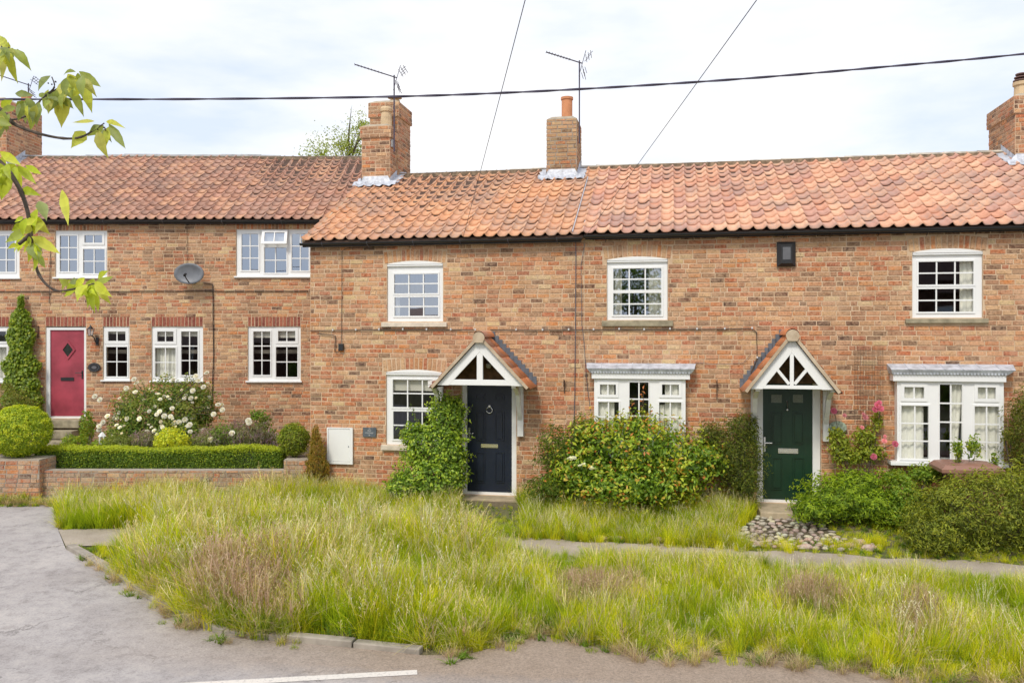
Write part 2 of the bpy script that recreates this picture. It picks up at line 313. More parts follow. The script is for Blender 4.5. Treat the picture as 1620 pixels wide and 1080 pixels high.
# white line
def strip(name, mat, A, B, w, dz, **k):
    mb = MB(); A, B = Vector(A), Vector(B); d = (B - A).normalized(); s_ = Vector((-d.y, d.x, 0)) * w / 2; n = 30
    for i in range(n):
        p, q = A + (B - A) * i / n, A + (B - A) * (i + 1) / n
        mb.face([(c.x, c.y, gz(c.x, c.y) + dz) for c in (p - s_, q - s_, q + s_, p + s_)])
    return mb.build(name, mat, **k)
m, t, o = newmat('worn_line_paint'); v = pos(t); n1 = tn(t, v, 30, 5, .75)
princ(t, o, mix(t, (.66, .61, .55), (.36, .34, .33), ramp(t, n1, [(.52, (0, 0, 0)), (.66, (.8, .8, .8))])), .8, n1, .2, .002); M['line'] = m
a_, b_ = gpx(250, 1086), gpx(660, 1063)
strip('road_marking', 'line', a_ + (a_ - b_) * 3, b_, .11, .004, kind='structure', label='worn white edge line painted along the grey road')
strip('road_marking', 'line', gpx(1000, 1110), gpx(1600, 1130), .10, .004, kind='structure')
# footpath: stub by the drive, and along the right-hand fronts
def path_sheet(name, u0, u1, w0, w1, dz=.006):
    mb = MB(); n = 60
    for i in range(n + 1):
        u = u0 + (u1 - u0) * i / n
        for j in range(7):
            w = w0 + (w1 - w0) * j / 6 + (.05 * math.sin(u * 3.1) + .04 * math.sin(u * 7.7)) * (1 if j in (0, 6) else 0); p = FR.w(u, w, 0); mb.v.append((p.x, p.y, gz(p.x, p.y) + dz))
    for i in range(n):
        for j in range(6): q = i * 7 + j; mb.f.append((q, q + 7, q + 8, q + 1)); mb.c.append((1, 1, 1))
    mb.build(name, 'path', smooth=True, kind='structure')
def wl(x, y):  # world (x,y) -> right-frame (u,w)
    d = Vector((x, y)) - FR.O; return d.dot(FR.xa), d.dot(FR.ya)
PA = wl(*gpx(1300, 869).xy); PB = wl(*gpx(1300, 894).xy)
path_sheet('path', wl(*gpx(240, 850).xy)[0], 12, -3.02, -2.02)
SP = [gpx(*q, 0) for q in ((92, 838), (250, 834), (250, 863), (104, 864))]; mb = MB()
for i in range(10):
    for j in range(4):
        c = []
        for (a, b) in ((i, j), (i + 1, j), (i + 1, j + 1), (i, j + 1)):
            p = SP[3].lerp(SP[2], a / 10).lerp(SP[0].lerp(SP[1], a / 10), b / 4); c.append((p.x, p.y, gz(p.x, p.y) + .008))
        mb.face(c)
mb.build('path', 'path', kind='structure')
# kerb
kerb = MB(); kerb.box(-.05, .05, -.05, .05, -.3, -.26, M=Matrix.Translation(KW[6])); kroot = kerb.build('kerb', 'kerb', kind='structure')
pts = []
for a, b in zip(KW[4:11], KW[5:12]):
    pts += [a + (b - a) * i / 20 for i in range(20)]
pts.append(KW[11]); acc = 0; start = pts[0]; ks = 0
for p, q in zip(pts, pts[1:]):
    acc += (q - p).length
    if acc > .72 or q is pts[-1]:
        if (q - start).length > .3:
            mb = MB(); d = (q - start).normalized(); n_ = Vector((-d.y, d.x, 0)); rr = random.uniform(-.012, .012)
            a, b = start + n_ * .06 + d * .008, q + n_ * .06 - d * .008
            a = Vector((a.x, a.y, gz(a.x, a.y) - .02 + rr)); b = Vector((b.x, b.y, gz(b.x, b.y) - .02 + rr)); mb.bar(a, b, .12, .17)
            mb.build('kerb_stone', 'kerb', kroot, bevel=.012)
        ks += 1; start = q; acc = 0

# ------------------------------------------------------------------ brickwork
def P(*c): return tuple(c)
RED = [P(0.513, 0.182, 0.078), P(0.475, 0.155, 0.070), P(0.551, 0.218, 0.094), P(0.437, 0.155, 0.082), P(0.503, 0.223, 0.117)]
ORG = [P(0.608, 0.246, 0.090), P(0.580, 0.273, 0.117)]
TAN = [P(0.589, 0.350, 0.187), P(0.551, 0.305, 0.156), P(0.636, 0.400, 0.218), P(0.513, 0.300, 0.168), P(0.570, 0.328, 0.195), P(0.608, 0.300, 0.152)]
BUF = [P(0.665, 0.491, 0.257), P(0.627, 0.464, 0.265)]
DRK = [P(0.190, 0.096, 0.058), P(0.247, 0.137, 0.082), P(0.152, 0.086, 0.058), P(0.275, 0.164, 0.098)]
BRN = [P(0.399, 0.200, 0.113), P(0.380, 0.218, 0.125), P(0.427, 0.246, 0.140)]
def brick_col(u, z, style):
    if style == 'right' and z > ZE - .13 and random.random() < .45 or style == 'left' and z > ZEL - .13 and random.random() < .5: return random.choice(DRK)  # top courses darkened: eave shade and soot put into the brick colour
    r = random.random(); n = noise.noise(Vector((u * .55, z * .8, 3.3))) + .6 * noise.noise(Vector((u * 2.1, z * 2.5, 8)))
    if style == 'right':
        t = .33 + .5 * n + .10 * (z - 1.5); t = min(.66, max(.05, t))
        w = [(TAN, t), (BUF, t * .12), (BRN, .24), (DRK, .09), (RED, .42 * (1.25 - t)), (ORG, .24 * (1 - t))]
    elif style == 'left':
        t = .42 + .4 * n; t = min(.7, max(.08, t)); w = [(TAN, t), (BUF, t * .14), (BRN, .30), (DRK, .11), (RED, .34), (ORG, .08)]
    elif style == 'chimney': w = [(TAN, .18), (BRN, .42), (DRK, .2), (RED, .25), (ORG, .1)]
    elif style == 'tanchimney': w = [(TAN, .5), (BRN, .3), (DRK, .12), (RED, .2)]
    elif style == 'garden': w = [(TAN, .3), (BRN, .38), (DRK, .16), (RED, .25)]
    elif style == 'pier': w = [(RED, .5), (ORG, .2), (TAN, .3), (DRK, .15)]
    elif style == 'soldier_red': return random.choice([P(.29, .075, .05), P(.34, .095, .058), P(.25, .07, .05), P(.38, .12, .07)])
    else: w = [(TAN, .62), (ORG, .2), (BRN, .1), (RED, .15)]
    tot = sum(x[1] for x in w); r *= tot
    for pal, k in w:
        r -= k
        if r <= 0: return random.choice(pal)
    return TAN[0]
def brick_geo(mb, m, l, h, d0, d1, c):   # m maps (x along, y outward, z up) with centre at 0
    k = .005; i = len(mb.v)
    for (a, b, y) in ((l / 2, h / 2, d0), (l / 2 - k, h / 2 - k, d1)):
        mb.v += [tuple(m @ Vector(p)) for p in ((-a, y, -b), (a, y, -b), (a, y, b), (-a, y, b))]
    mb.f += [(i + 4, i + 5, i + 6, i + 7)] + [(i + q, i + (q + 1) % 4, i + 4 + (q + 1) % 4, i + 4 + q) for q in range(4)]
    mb.c += [c] * 5; mb.hascol = True
UNIT = {}
def unit_brick(c, mat):
    k = (c, mat)
    if k not in UNIT:
        mb = MB(); i = 0; a = .5; b = .46
        mb.v = [(-a, 0, -a), (a, 0, -a), (a, 0, a), (-a, 0, a), (-.48, 1, -b), (.48, 1, -b), (.48, 1, b), (-.48, 1, b)]
        mb.f = [(4, 5, 6, 7)] + [(q, (q + 1) % 4, 4 + (q + 1) % 4, 4 + q) for q in range(4)]; mb.c = [c] * 5; mb.hascol = True
        UNIT[k] = mb.mesh('brick', mat)
    return UNIT[k]
def brickwork(parent, mat, faces, style, singles=0, W2=None, name='brickwork', course=.079, blen=.222):
    """faces: (origin, U, Nrm, length, z0, z1, holes) ; holes (u0,u1,z0,z1); extra: list of explicit bricks (centre, U, Nrm, l, h, col)"""
    rec = []
    for face in faces:
        if face[0] == 'x': rec.append(face[1:]); continue
        Og, U, Nr, ln, z0, z1, holes = face; row = 0; z = z0
        while z < z1 - .02:
            h = min(course, z1 - z); u = random.uniform(-.06, .0) - (blen / 2 if row % 2 else 0)
            while u < ln:
                l = blen * random.uniform(.93, 1.06) if random.random() > (.16 if style != 'pier' else .3) else blen * .5
                a, b = max(0, u), min(ln, u + l); u += l
                segs = [(a, b)]
                for hh in holes:
                    if hh[2] < z + h * .6 and hh[3] > z + h * .4:
                        ns = []
                        for (p, q) in segs:
                            if q <= hh[0] or p >= hh[1]: ns.append((p, q))
                            else:
                                if p < hh[0]: ns.append((p, hh[0]))
                                if q > hh[1]: ns.append((hh[1], q))
                        segs = ns
                for (p, q) in segs:
                    if q - p > .035:
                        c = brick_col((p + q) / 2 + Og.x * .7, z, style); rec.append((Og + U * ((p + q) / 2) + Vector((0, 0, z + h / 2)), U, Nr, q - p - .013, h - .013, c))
            z += course; row += 1
    mb = MB(); items = []
    for (c0, U, Nr, l, h, c) in rec:
        x = U + Vector((0, 0, random.uniform(-.012, .012))); x.normalize(); zz = Nr.cross(x) * -1
        if zz.z < 0 and abs(zz.z) > .3: zz = -zz
        m = Matrix((x, Nr, zz)).transposed().to_4x4(); m.translation = c0; items.append((m, l, h, random.uniform(.003, .012), c))
    pick = set()
    if singles:
        sc = []
        for i, (m, l, h, d, c) in enumerate(items):
            w = W2(m.translation); x, y = proj(w)
            if 4 < x < 1616 and 4 < y < 1076: sc.append((l * h / w.y ** 2, i))
        pick = {i for _, i in sorted(sc, reverse=True)[:singles]}
    for i, (m, l, h, d, c) in enumerate(items):
        if i in pick:
            o = bpy.data.objects.new('brick', unit_brick(c, mat)); link(o, parent); o.matrix_local = m @ Matrix.Diagonal((l, d, h, 1))
        else: brick_geo(mb, m, l, h, -.004, d, c)
    return mb.build(name, mat, parent, kind='stuff') if mb.f else None
X, Y, Z = Vector((1, 0, 0)), Vector((0, 1, 0)), Vector((0, 0, 1))
def box_faces(x0, x1, y0, y1, z0, z1, back=True):
    f = [(Vector((x0, y0, 0)), X, -Y, x1 - x0, z0, z1, []), (Vector((x1, y0, 0)), Y, X, y1 - y0, z0, z1, []), (Vector((x0, y0, 0)), Y, -X, y1 - y0, z0, z1, [])]
    if back: f.append((Vector((x0, y1, 0)), X, Y, x1 - x0, z0, z1, []))
    return f

# ------------------------------------------------------------------ tiles
TW, TG = .215, .275
def tile_prof(t): return -.022 + .056 * (.5 + .5 * math.cos(2 * math.pi * (t - .9) + .35 * math.sin(2 * math.pi * t))) ** 2.1
def tile_vf(c, var):
    V, Fc = [], []; n = 11
    for (yy, zz) in ((-.0, .036 + var), (TG + .04, .012)):
        for i in range(n): V.append((TW * i / (n - 1) * 1.02, yy, zz + tile_prof(i / (n - 1))))
    for i in range(n): V.append((TW * i / (n - 1) * 1.02, .004, .016 + var + tile_prof(i / (n - 1))))
    for i in range(n - 1): Fc.append((i, i + 1, n + i + 1, n + i)); Fc.append((2 * n + i, 2 * n + i + 1, i + 1, i))
    return V, Fc
TPAL = {'old': [P(.54, .29, .20), P(.60, .335, .22), P(.48, .26, .185), P(.55, .31, .23), P(.64, .37, .24), P(.40, .23, .175), P(.49, .28, .205)],
        'mid': [P(.70, .38, .225), P(.66, .37, .225), P(.73, .42, .25), P(.64, .36, .23), P(.68, .35, .195), P(.63, .345, .215), P(.71, .38, .21)],
        'right': [P(.74, .42, .28), P(.70, .41, .28), P(.76, .46, .31), P(.57, .32, .25), P(.65, .33, .22), P(.63, .36, .265), P(.70, .39, .26)],
        'porch': [P(.62, .23, .09), P(.58, .22, .095), P(.64, .255, .11)]}
TM = {}
def tile_mesh(pal, k, mat, v):
    key = (pal, k, mat, v)
    if key not in TM:
        mb = MB(); V, Fc = tile_vf(None, v * .006); mb.v = V; mb.f = Fc; mb.c = [TPAL[pal][k]] * len(Fc); mb.hascol = True; TM[key] = mb.mesh('tile', mat, smooth=False)
        TM[key].polygons.foreach_set('use_smooth', [True] * len(Fc))
    return TM[key]
def tiles(parent, mat, pal, m0, ncol, nrow, skip=None, singles=300, W2=None, leftcut=None, sag=None, step=TW):
    """m0: eave corner matrix: x along eave, y up the slope, z normal"""
    it = []
    for r in range(nrow):
        for c in range(ncol):
            if skip and skip(c * TW, r * TG): continue
            k = random.randrange(len(TPAL[pal])); n = noise.noise(Vector((c * .17, r * .23, 5 if pal == 'old' else 9)))
            if n > .27 and random.random() < .35: k = (len(TPAL[pal]) - 2 if pal != 'mid' else 5)
            dz = sag(c * TW, r * TG) if sag else 0
            m = m0 @ Matrix.Translation((c * step + random.uniform(-.004, .004), r * TG + random.uniform(-.006, .006), dz + random.uniform(-.002, .004))) @ Matrix.Rotation(random.uniform(-.012, .012), 4, 'Z')
            it.append((m, k, random.randrange(3)))
    sc = []
    for i, (m, k, v) in enumerate(it):
        w = W2(m @ Vector((TW / 2, 0, 0))); x, y = proj(w)
        if 8 < x < 1612 and 0 < y: sc.append((-w.y, i))
    pick = {i for _, i in sorted(sc, reverse=True)[:singles]}
    mb = MB()
    for i, (m, k, v) in enumerate(it):
        if i in pick:
            o = bpy.data.objects.new('tile', tile_mesh(pal, k, mat, v)); link(o, parent); o.matrix_local = m
        else:
            V, Fc = tile_vf(None, v * .006); b = len(mb.v); mb.v += [tuple(m @ Vector(p)) for p in V]; mb.f += [tuple(b + q for q in f) for f in Fc]; mb.c += [TPAL[pal][k]] * len(Fc)
    if mb.f: mb.hascol = True; mb.build('tiles', mat, parent, smooth=True, kind='stuff')

# ------------------------------------------------------------------ windows and doors
def ring(mb, r, t, y0, y1): mb.plate(r[0], r[1], r[2], r[3], [(r[0] + t, r[1] - t, r[2] + t, r[3] - t)], y0, y1)
def lights(parent, Fm, w, lst, glass='glass'):
    for L_ in lst:
        x0, y0, x1, y1, nx, ny = L_[:6]; g = L_[7] if len(L_) > 7 else glass
        u0, u1, z0, z1 = Fm.rect(x0, y0, x1, y1, w); st = L_[6] if len(L_) > 6 else .028
        mb = MB(); ring(mb, (u0 - st, u1 + st, z0 - st, z1 + st), st, w - .014, w + .03); mb.build('sash', 'white', parent, bevel=.003)
        b = .011
        for i in range(nx):
            for j in range(ny):
                a, c = u0 + (u1 - u0) * i / nx, u0 + (u1 - u0) * (i + 1) / nx; d, e_ = z0 + (z1 - z0) * j / ny, z0 + (z1 - z0) * (j + 1) / ny
                mb = MB(); tl = random.uniform(-.0012, .0012); t2 = random.uniform(-.0012, .0012)
                mb.face([(a, w + .012 + tl, d), (c, w + .012 - tl, d), (c, w + .012 - tl + t2, e_), (a, w + .012 + tl + t2, e_)]); mb.build('pane', g, parent)
        for i in range(1, nx): mb = MB(); uu = u0 + (u1 - u0) * i / nx; mb.box(uu - b, uu + b, w - .004, w + .008, z0, z1); mb.build('glazing_bar', 'white', parent)
        for j in range(1, ny): mb = MB(); zz = z0 + (z1 - z0) * j / ny; mb.box(u0, u1, w - .006, w + .0065, zz - b, zz + b); mb.build('glazing_bar', 'white', parent)
def window(parent, Fm, outer, lst, arch=0, sill=None, sillmat='stone', w=.025, glass='glass', lip=True, label=None):
    """outer px rect; arch px rise; returns wall hole (u0,u1,z0,z1) and arch top"""
    u0, u1, z0, z1 = Fm.rect(*outer, w)
    hs = []
    for L_ in lst:
        st = L_[6] if len(L_) > 6 else .028; r = Fm.rect(*L_[:4], w); hs.append((r[0] - st + .004, r[1] + st - .004, r[2] - st + .004, r[3] + st - .004))
    mb = MB(); zt = z1
    mb.plate(u0, u1, z0, z1, hs, w, w + .07)
    rise = 0
    if arch:
        rise = Fm.px((outer[0] + outer[2]) / 2, outer[1] - arch, w)[1] - z1; n = 12
        arc = [(u0 + (u1 - u0) * i / n, z1 + rise * (1 - (2 * i / n - 1) ** 2) + .012) for i in range(n + 1)]
        mb.prism([(u0, z1)] + arc + [(u1, z1)], -.007, w + .06)
        mb.box(u0, u1, -.012, w - .001, z1 - .03, z1 - .008)
    wn = mb.build('window', 'white', parent, bevel=.003)
    if label: wn['label'] = label
    lights(wn, Fm, w, lst, glass)
    if sill:
        s0, s1, s2, s3 = Fm.rect(*sill, -.05); mb = MB(); mb.box(s0, s1, -.06, w + .05, s2, s3); mb.build('sill', sillmat, wn, bevel=.006)
    elif lip:
        mb = MB(); mb.box(u0 - .04, u1 + .04, -.05, w + .03, z0 - .035, z0 - .001); mb.build('sill', 'white', wn, bevel=.004)
    return (u0 - .004, u1 + .004, z0 - (.0 if sill else .03), z1), rise, wn
def curtain(parent, u0, u1, z0, z1, w, mat='curtain', lean=0, n=26):
    mb = MB(); amp = .018
    for i in range(n + 1):
        k = i / n
        for zz in (z1, (z0 + z1) / 2, z0):
            q = (z1 - zz) / (z1 - z0); u = u0 + (u1 - u0) * k; u += lean * q * (1 - k if lean > 0 else k) if True else 0
            mb.v.append((u, w + amp * math.sin(k * n * 1.35) + amp * .5 * math.sin(k * 9), zz))
    for i in range(n):
        for j in range(2): q = i * 3 + j; mb.f.append((q, q + 3, q + 4, q + 1)); mb.c.append((1, 1, 1))
    return mb.build('curtain', mat, parent, smooth=True)
def blind(parent, u0, u1, z0, z1, w=.09): mb = MB(); mb.box(u0, u1, w, w + .01, z0, z1); return mb.build('blind', 'blind', parent)

def panel(mb, r, y, t=.022, d=.016):     # raised-and-fielded panel: sunk groove with a proud centre
    u0, u1, z0, z1 = r
    ring(mb, (u0, u1, z0, z1), t * .6, y - .012, y + .004)
    a = t * 1.5; mb.plate(u0 + a, u1 - a, z0 + a, z1 - a, [], y - d * .7, y + .004)
def door(parent, Fm, leaf, w, mat, panels, height, frame_px, label, sillz=None):
    u0, u1, z0, _ = Fm.rect(leaf[0], leaf[1], leaf[2], leaf[3], w); z1 = z0 + height
    mb = MB(); mb.box(u0, u1, w, w + .045, z0, z1); d = mb.build('door', mat, parent, label=label)
    for p_ in panels: mb = MB(); panel(mb, Fm.rect(*p_, w - .003), w - .003); mb.build('door_panel', mat, d, bevel=.003)
    f0 = Fm.px(frame_px[0], leaf[3], w)[0]; f1 = Fm.px(frame_px[1], leaf[3], w)[0]
    mb = MB(); mb.plate(f0, f1, z0 - .045, z1 + .06, [(u0 - .002, u1 + .002, z0 - .002, z1 + .002)], w - .03, w + .06); mb.build('door_frame', 'white', d, bevel=.004)
    return d, (f0 - .003, f1 + .003, z0 - .045, z1 + .06), (u0, u1, z0, z1)

def roof_matrix(u, w, z, ang): return Matrix.Translation((u, w, z)) @ Matrix.Rotation(ang, 4, 'X')
def shell(root, u0, u1, depth, z0, ze, zr, wr, holes, mortar='mortar', we=0, side=(True, True)):
    """masonry shell; returns the 'wall' part"""
    mb = MB(); T = .24; mb.plate(u0, u1, z0, ze, holes, 0, T)
    wall = mb.build('wall', mortar, root)
    mb = MB()
    for s, (a, b) in zip(side, ((u0, u0 + T), (u1 - T, u1))):
        if s:
            poly = [(T + .001, z0), (depth, z0), (depth, ze), (wr, zr - .05), (T + .001, ze + .08)]; n = len(poly); i = len(mb.v)
            mb.v += [(a, p, q) for p, q in poly] + [(b, p, q) for p, q in poly]; mb.f.append(tuple(range(i, i + n))); mb.f.append(tuple(i + n + k for k in reversed(range(n))))
            for k in range(n): q = (k + 1) % n; mb.f.append((i + k, i + n + k, i + n + q, i + q))
            mb.c += [(1, 1, 1)] * (n + 2)
    mb.box(u0, u1, depth, depth + T, z0, ze); mb.build('rear_wall', mortar, root)
    mb = MB(); mb.box(u0 + T + .01, u1 - T - .01, T + .01, depth - .01, z0 + .02, z0 + .08); mb.box(u0 + T + .01, u1 - T - .01, T + .01, depth - .01, 2.42, 2.5)
    mb.box(u0 + T + .01, u1 - T - .01, T + .01, depth - .01, ze - .02, ze + .03)
    n = max(2, int((u1 - u0) / 3.2))
    for i in range(1, n): q = u0 + (u1 - u0) * i / n; mb.box(q - .04, q + .04, T + .01, depth - .01, z0 + .08, ze)
    mb.build('room', 'room', root)
    return wall
def arch_soldiers(hole, rise, h=.20, style='arch', splay=.25, n_=None):
    u0, u1, z0, z1 = hole; out_ = []; n = n_ or max(3, int(round((u1 - u0 + .1) / .078))); a0, a1 = u0 - .05, u1 + .05
    for i in range(n):
        k = (i + .5) / n; u = a0 + (a1 - a0) * k; zb = z1 + rise * (1 - (2 * k - 1) ** 2) + .02 if rise else z1 + .006
        c = brick_col(u, 3, style); ang = (k - .5) * splay if rise else 0
        out_.append(('x', Vector((u + math.sin(ang) * h / 2, 0, zb + h / 2)), Vector((math.cos(ang), 0, -math.sin(ang))), -Y, (a1 - a0) / n - .014, h, c))
    return out_, (a0 - (.02 if rise else 0), a1 + (.02 if rise else 0), z1 - .05, z1 + (rise if rise else 0) * .55 + h + .006)

# ================================================================== RIGHT-HAND ROW
WE, WR = -.16, 3.25
UJ = FR.px(491, 525, 0)[0]; UM = FR.px(924, 525, 0)[0]; UE = FR.px(1620, 525, 0)[0] + 1.8
def zfit(ya, xa, yb, xb, w): return (FR.px(xa, ya, w)[1] + FR.px(xb, yb, w)[1]) / 2
ZE = zfit(379, 520, 359, 1560, WE - .02); ZR = zfit(279, 660, 242, 1560, WR)
ANG = math.atan2(ZR - ZE, WR - WE); NROW = int(math.hypot(ZR - ZE, WR - WE) / TG) + 0
TGS = math.hypot(ZR - ZE, WR - WE) - .03
G0 = -.16
W2R = lambda p: FR.w(p.x, p.y, p.z)
def rootR(label, cat='house', group=None):
    return empty('brick_cottage', FR.w(0, 0, 0), FR.rz, label, cat, group)
def make_roof(root, u0, u1, ze, zr, we, wr, pal, mat, W2, ridge, verge_left=False, ridge_len=.45, under='tile_old', skip=None, singles=300, sag=None, gauge=.292):
    ang = math.atan2(zr - ze, wr - we); sl = math.hypot(zr - ze, wr - we); ca, sa = math.cos(ang), math.sin(ang)
    mb = MB(); th = .06
    for s in (1, -1):
        ya, yb = (we + .03, wr) if s == 1 else (2 * wr - we - .03, wr)
        pts = [(u0 + .01, ya, ze - .0), (u1 - .01, ya, ze - .0), (u1 - .01, yb, zr - .0), (u0 + .01, yb, zr - .0)]
        mb.face(pts); mb.face([(p[0], p[1], p[2] - th) for p in reversed(pts)]); 
        for i in range(4): a, b = pts[i], pts[(i + 1) % 4]; mb.face([a, (a[0], a[1], a[2] - th), (b[0], b[1], b[2] - th), b])
    rf = mb.build('roof', 'soffit', root)
    global TG
    n = max(1, round(sl / gauge)); old = TG; TG = (sl - .01) / n
    tiles(rf, mat, pal, Matrix.Translation((u0, we, ze)) @ Matrix.Rotation(ang, 4, 'X'), int(math.ceil((u1 - u0) / TW)), n, skip, singles, W2, sag=sag, step=(u1 - u0) / math.ceil((u1 - u0) / TW))
    TG = old
    # rear slope: plain corrugated sheet of tiles, never in view
    mb = MB(); nc = int((u1 - u0) / TW) * 4
    for i in range(nc + 1):
        u = u0 + (u1 - u0) * i / nc; d = tile_prof((i % 4) / 4) + .03
        mb.v += [(u, wr + .02, zr + d), (u, 2 * wr - we, ze + d)]
    for i in range(nc): mb.f.append((2 * i, 2 * i + 1, 2 * i + 3, 2 * i + 2)); mb.c.append(TPAL[pal][1])
    mb.hascol = True; mb.build('rear_tiles', mat, rf, smooth=True)
    # ridge
    k = int((u1 - u0) / ridge_len); seg = 8
    for i in range(k + 1):
        a, b = u0 + i * ridge_len, min(u1, u0 + (i + 1) * ridge_len + .012)
        if b - a < .05: continue
        mb = MB(); r0 = .088; dz = (sag(a - u0, sl) if sag else 0) + random.uniform(-.004, .006)
        for q, (x_, rr) in enumerate(((a, r0 + .008), (b, r0))):
            for j in range(seg + 1): th_ = math.pi * j / seg; mb.v.append((x_, wr - rr * math.cos(th_), zr + dz - .035 + rr * math.sin(th_) * .95))
        for j in range(seg): mb.f.append((j, j + seg + 1, j + seg + 2, j + 1)); mb.c.append((1, 1, 1))
        for q in (0, seg + 1): mb.f.append(tuple(q + j for j in range(seg + 1))); mb.c.append((1, 1, 1))
        mb.build('ridge_tile', ridge, rf)
    mb = MB(); mb.box(u0, u1, wr - .15, wr + .12, zr - .09, zr - .002 + (.012 if ridge == 'ridge_buff' else 0)); mb.build('ridge_bedding', 'bedding', rf)
    if verge_left:
        mb = MB(); m = Matrix.Translation((u0, we, ze)) @ Matrix.Rotation(ang, 4, 'X'); mb.box(-.012, .05, .02, sl - .05, -.045, .012, M=m); mb.build('verge', 'verge_mortar', rf)
    return rf, ang, sl
def gutter(root, u0, u1, w, z, brackets='cable_grey', nb=9, r=.044):
    mb = MB(); seg = 7
    for q in range(2):
        for rr in (r, r - .008):
            for j in range(seg + 1): a = math.pi + math.pi * j / seg; mb.v.append(((u0, u1)[q], w + rr * math.cos(a), z + rr * math.sin(a)))
    n = seg + 1
    for j in range(seg):
        mb.f.append((j, j + 1, 2 * n + j + 1, 2 * n + j)); mb.f.append((n + j + 1, n + j, 3 * n + j, 3 * n + j + 1))
    for q in (0, 2 * n): mb.f.append(tuple(q + j for j in range(n)) + tuple(q + n + j for j in reversed(range(n))))
    mb.f.append((0, 2 * n, 3 * n, n)); mb.f.append((seg, 2 * n + seg, 3 * n + seg, n + seg)); mb.c = [(1, 1, 1)] * len(mb.f)
    for q in (0, 1): x_ = (u0, u1)[q]; mb.face([(x_, w + r * math.cos(math.pi + math.pi * j / seg), z + r * math.sin(math.pi + math.pi * j / seg)) for j in range(n)])
    g = mb.build('gutter', 'black', root)
    for i in range(nb):
        u = u0 + (u1 - u0) * (i + .5) / nb; mb = MB(); mb.tube([(u, w - r, z + .01), (u, w - r * .7, z - r * .75), (u, w, z - r - .006), (u, w + .1, z - r - .05)], .006, 5); mb.build('gutter_bracket', brackets, g)
    mb = MB(); mb.box(u0 + .02, u1 - .02, w + r + .004, w + r + .022, z - .065, z + .025); mb.build('fascia', 'black', g)  # black fascia made deeper; shadow band under the gutter put into its shape
    return g

def bay(root, Fm, body, fascia, lead, lst, sill, curtains, label):
    w = -.17; u0, u1, z0, z1 = Fm.rect(*body, w); hs = []
    for L_ in lst: st = L_[6] if len(L_) > 6 else .028; r = Fm.rect(*L_[:4], w); hs.append((r[0] - st + .004, r[1] + st - .004, r[2] - st + .004, r[3] + st - .004))
    mb = MB(); mb.plate(u0, u1, z0, z1, hs, w, w + .07); mb.box(u0, u0 + .06, w + .0705, .05, z0, z1); mb.box(u1 - .06, u1, w + .0705, .05, z0, z1)
    for h in hs[2:3]: pass
    b = mb.build('bay_window', 'white', root, bevel=.004, label=label); lights(b, Fm, w, lst, 'glass_low')
    f0, f1, f2, f3 = Fm.rect(*fascia, w - .05); mb = MB(); mb.box(f0, f1, w - .055, .03, f2, f3); mb.build('fascia', 'white', b, bevel=.004)
    a0, a1, _, a3 = Fm.rect(lead[0], lead[1], lead[2], lead[3], -.01); zb = f3 + .003
    P0 = [(f0 - .02, w - .075, zb), (f1 + .02, w - .075, zb), (f1 + .02, .02, zb), (f0 - .02, .02, zb)]; ym = w - .10; zm = zb + (a3 - zb) * .48
    ovm = .5; P1 = [(f0 - .03 - (f0 - a0 - .03) * .6, w - .115, zm), (f1 + .03 + (a1 - f1 - .03) * .6, w - .115, zm), (f1 + .03 + (a1 - f1 - .03) * .6, .02, zm), (f0 - .03 - (f0 - a0 - .03) * .6, .02, zm)]
    P2 = [(a0, -.03, a3), (a1, -.03, a3), (a1, .02, a3), (a0, .02, a3)]
    mb = MB()
    mb.face(list(reversed(P0)))
    for A, B in ((P0, P1), (P1, P2)):
        for i in range(4): mb.face([A[i], A[(i + 1) % 4], B[(i + 1) % 4], B[i]])
    mb.face(P2); ld = mb.build('lead_roof', 'lead', b)
    n = 7
    for i in range(1, n):
        u = a0 + (a1 - a0) * i / n; k = (zm, a3); mb = MB(); mb.bar((u, w - .115, zm + .004), (u, -.03, a3 + .004), .012, .01); mb.build('lead_seam', 'lead', b)
    mb = MB(); n = 34
    for i in range(n):
        u = f0 - .01 + (f1 - f0 + .02) * (i + .5) / n; mb.box(u - .016, u + .010, w - .088, w - .07, zb - .002, zb + .03 + .012 * (i % 3))
    mb.build('lead_fold', 'lead', b)
    s0, s1, s2, s3 = Fm.rect(*sill, w - .05); mb = MB(); mb.box(s0, s1, w - .07, .02, z0 - .06, z0 - .002); mb.build('sill', 'white', b, bevel=.005)
    mb = MB(); mb.box(u0 + .02, u1 - .02, w + .02, .3, z0 - .02, z0 + .01); mb.build('sill_board', 'white', b)
    for (xa, xb, ya, yb, lean) in curtains: r = Fm.rect(xa, ya, xb, yb, w + .09); curtain(b, r[0], r[1], r[2], r[3], w + .075, lean=lean, n=int(max(10, (r[1] - r[0]) * 42)))
    return (u0 + .03, u1 - .03, z0, z1)

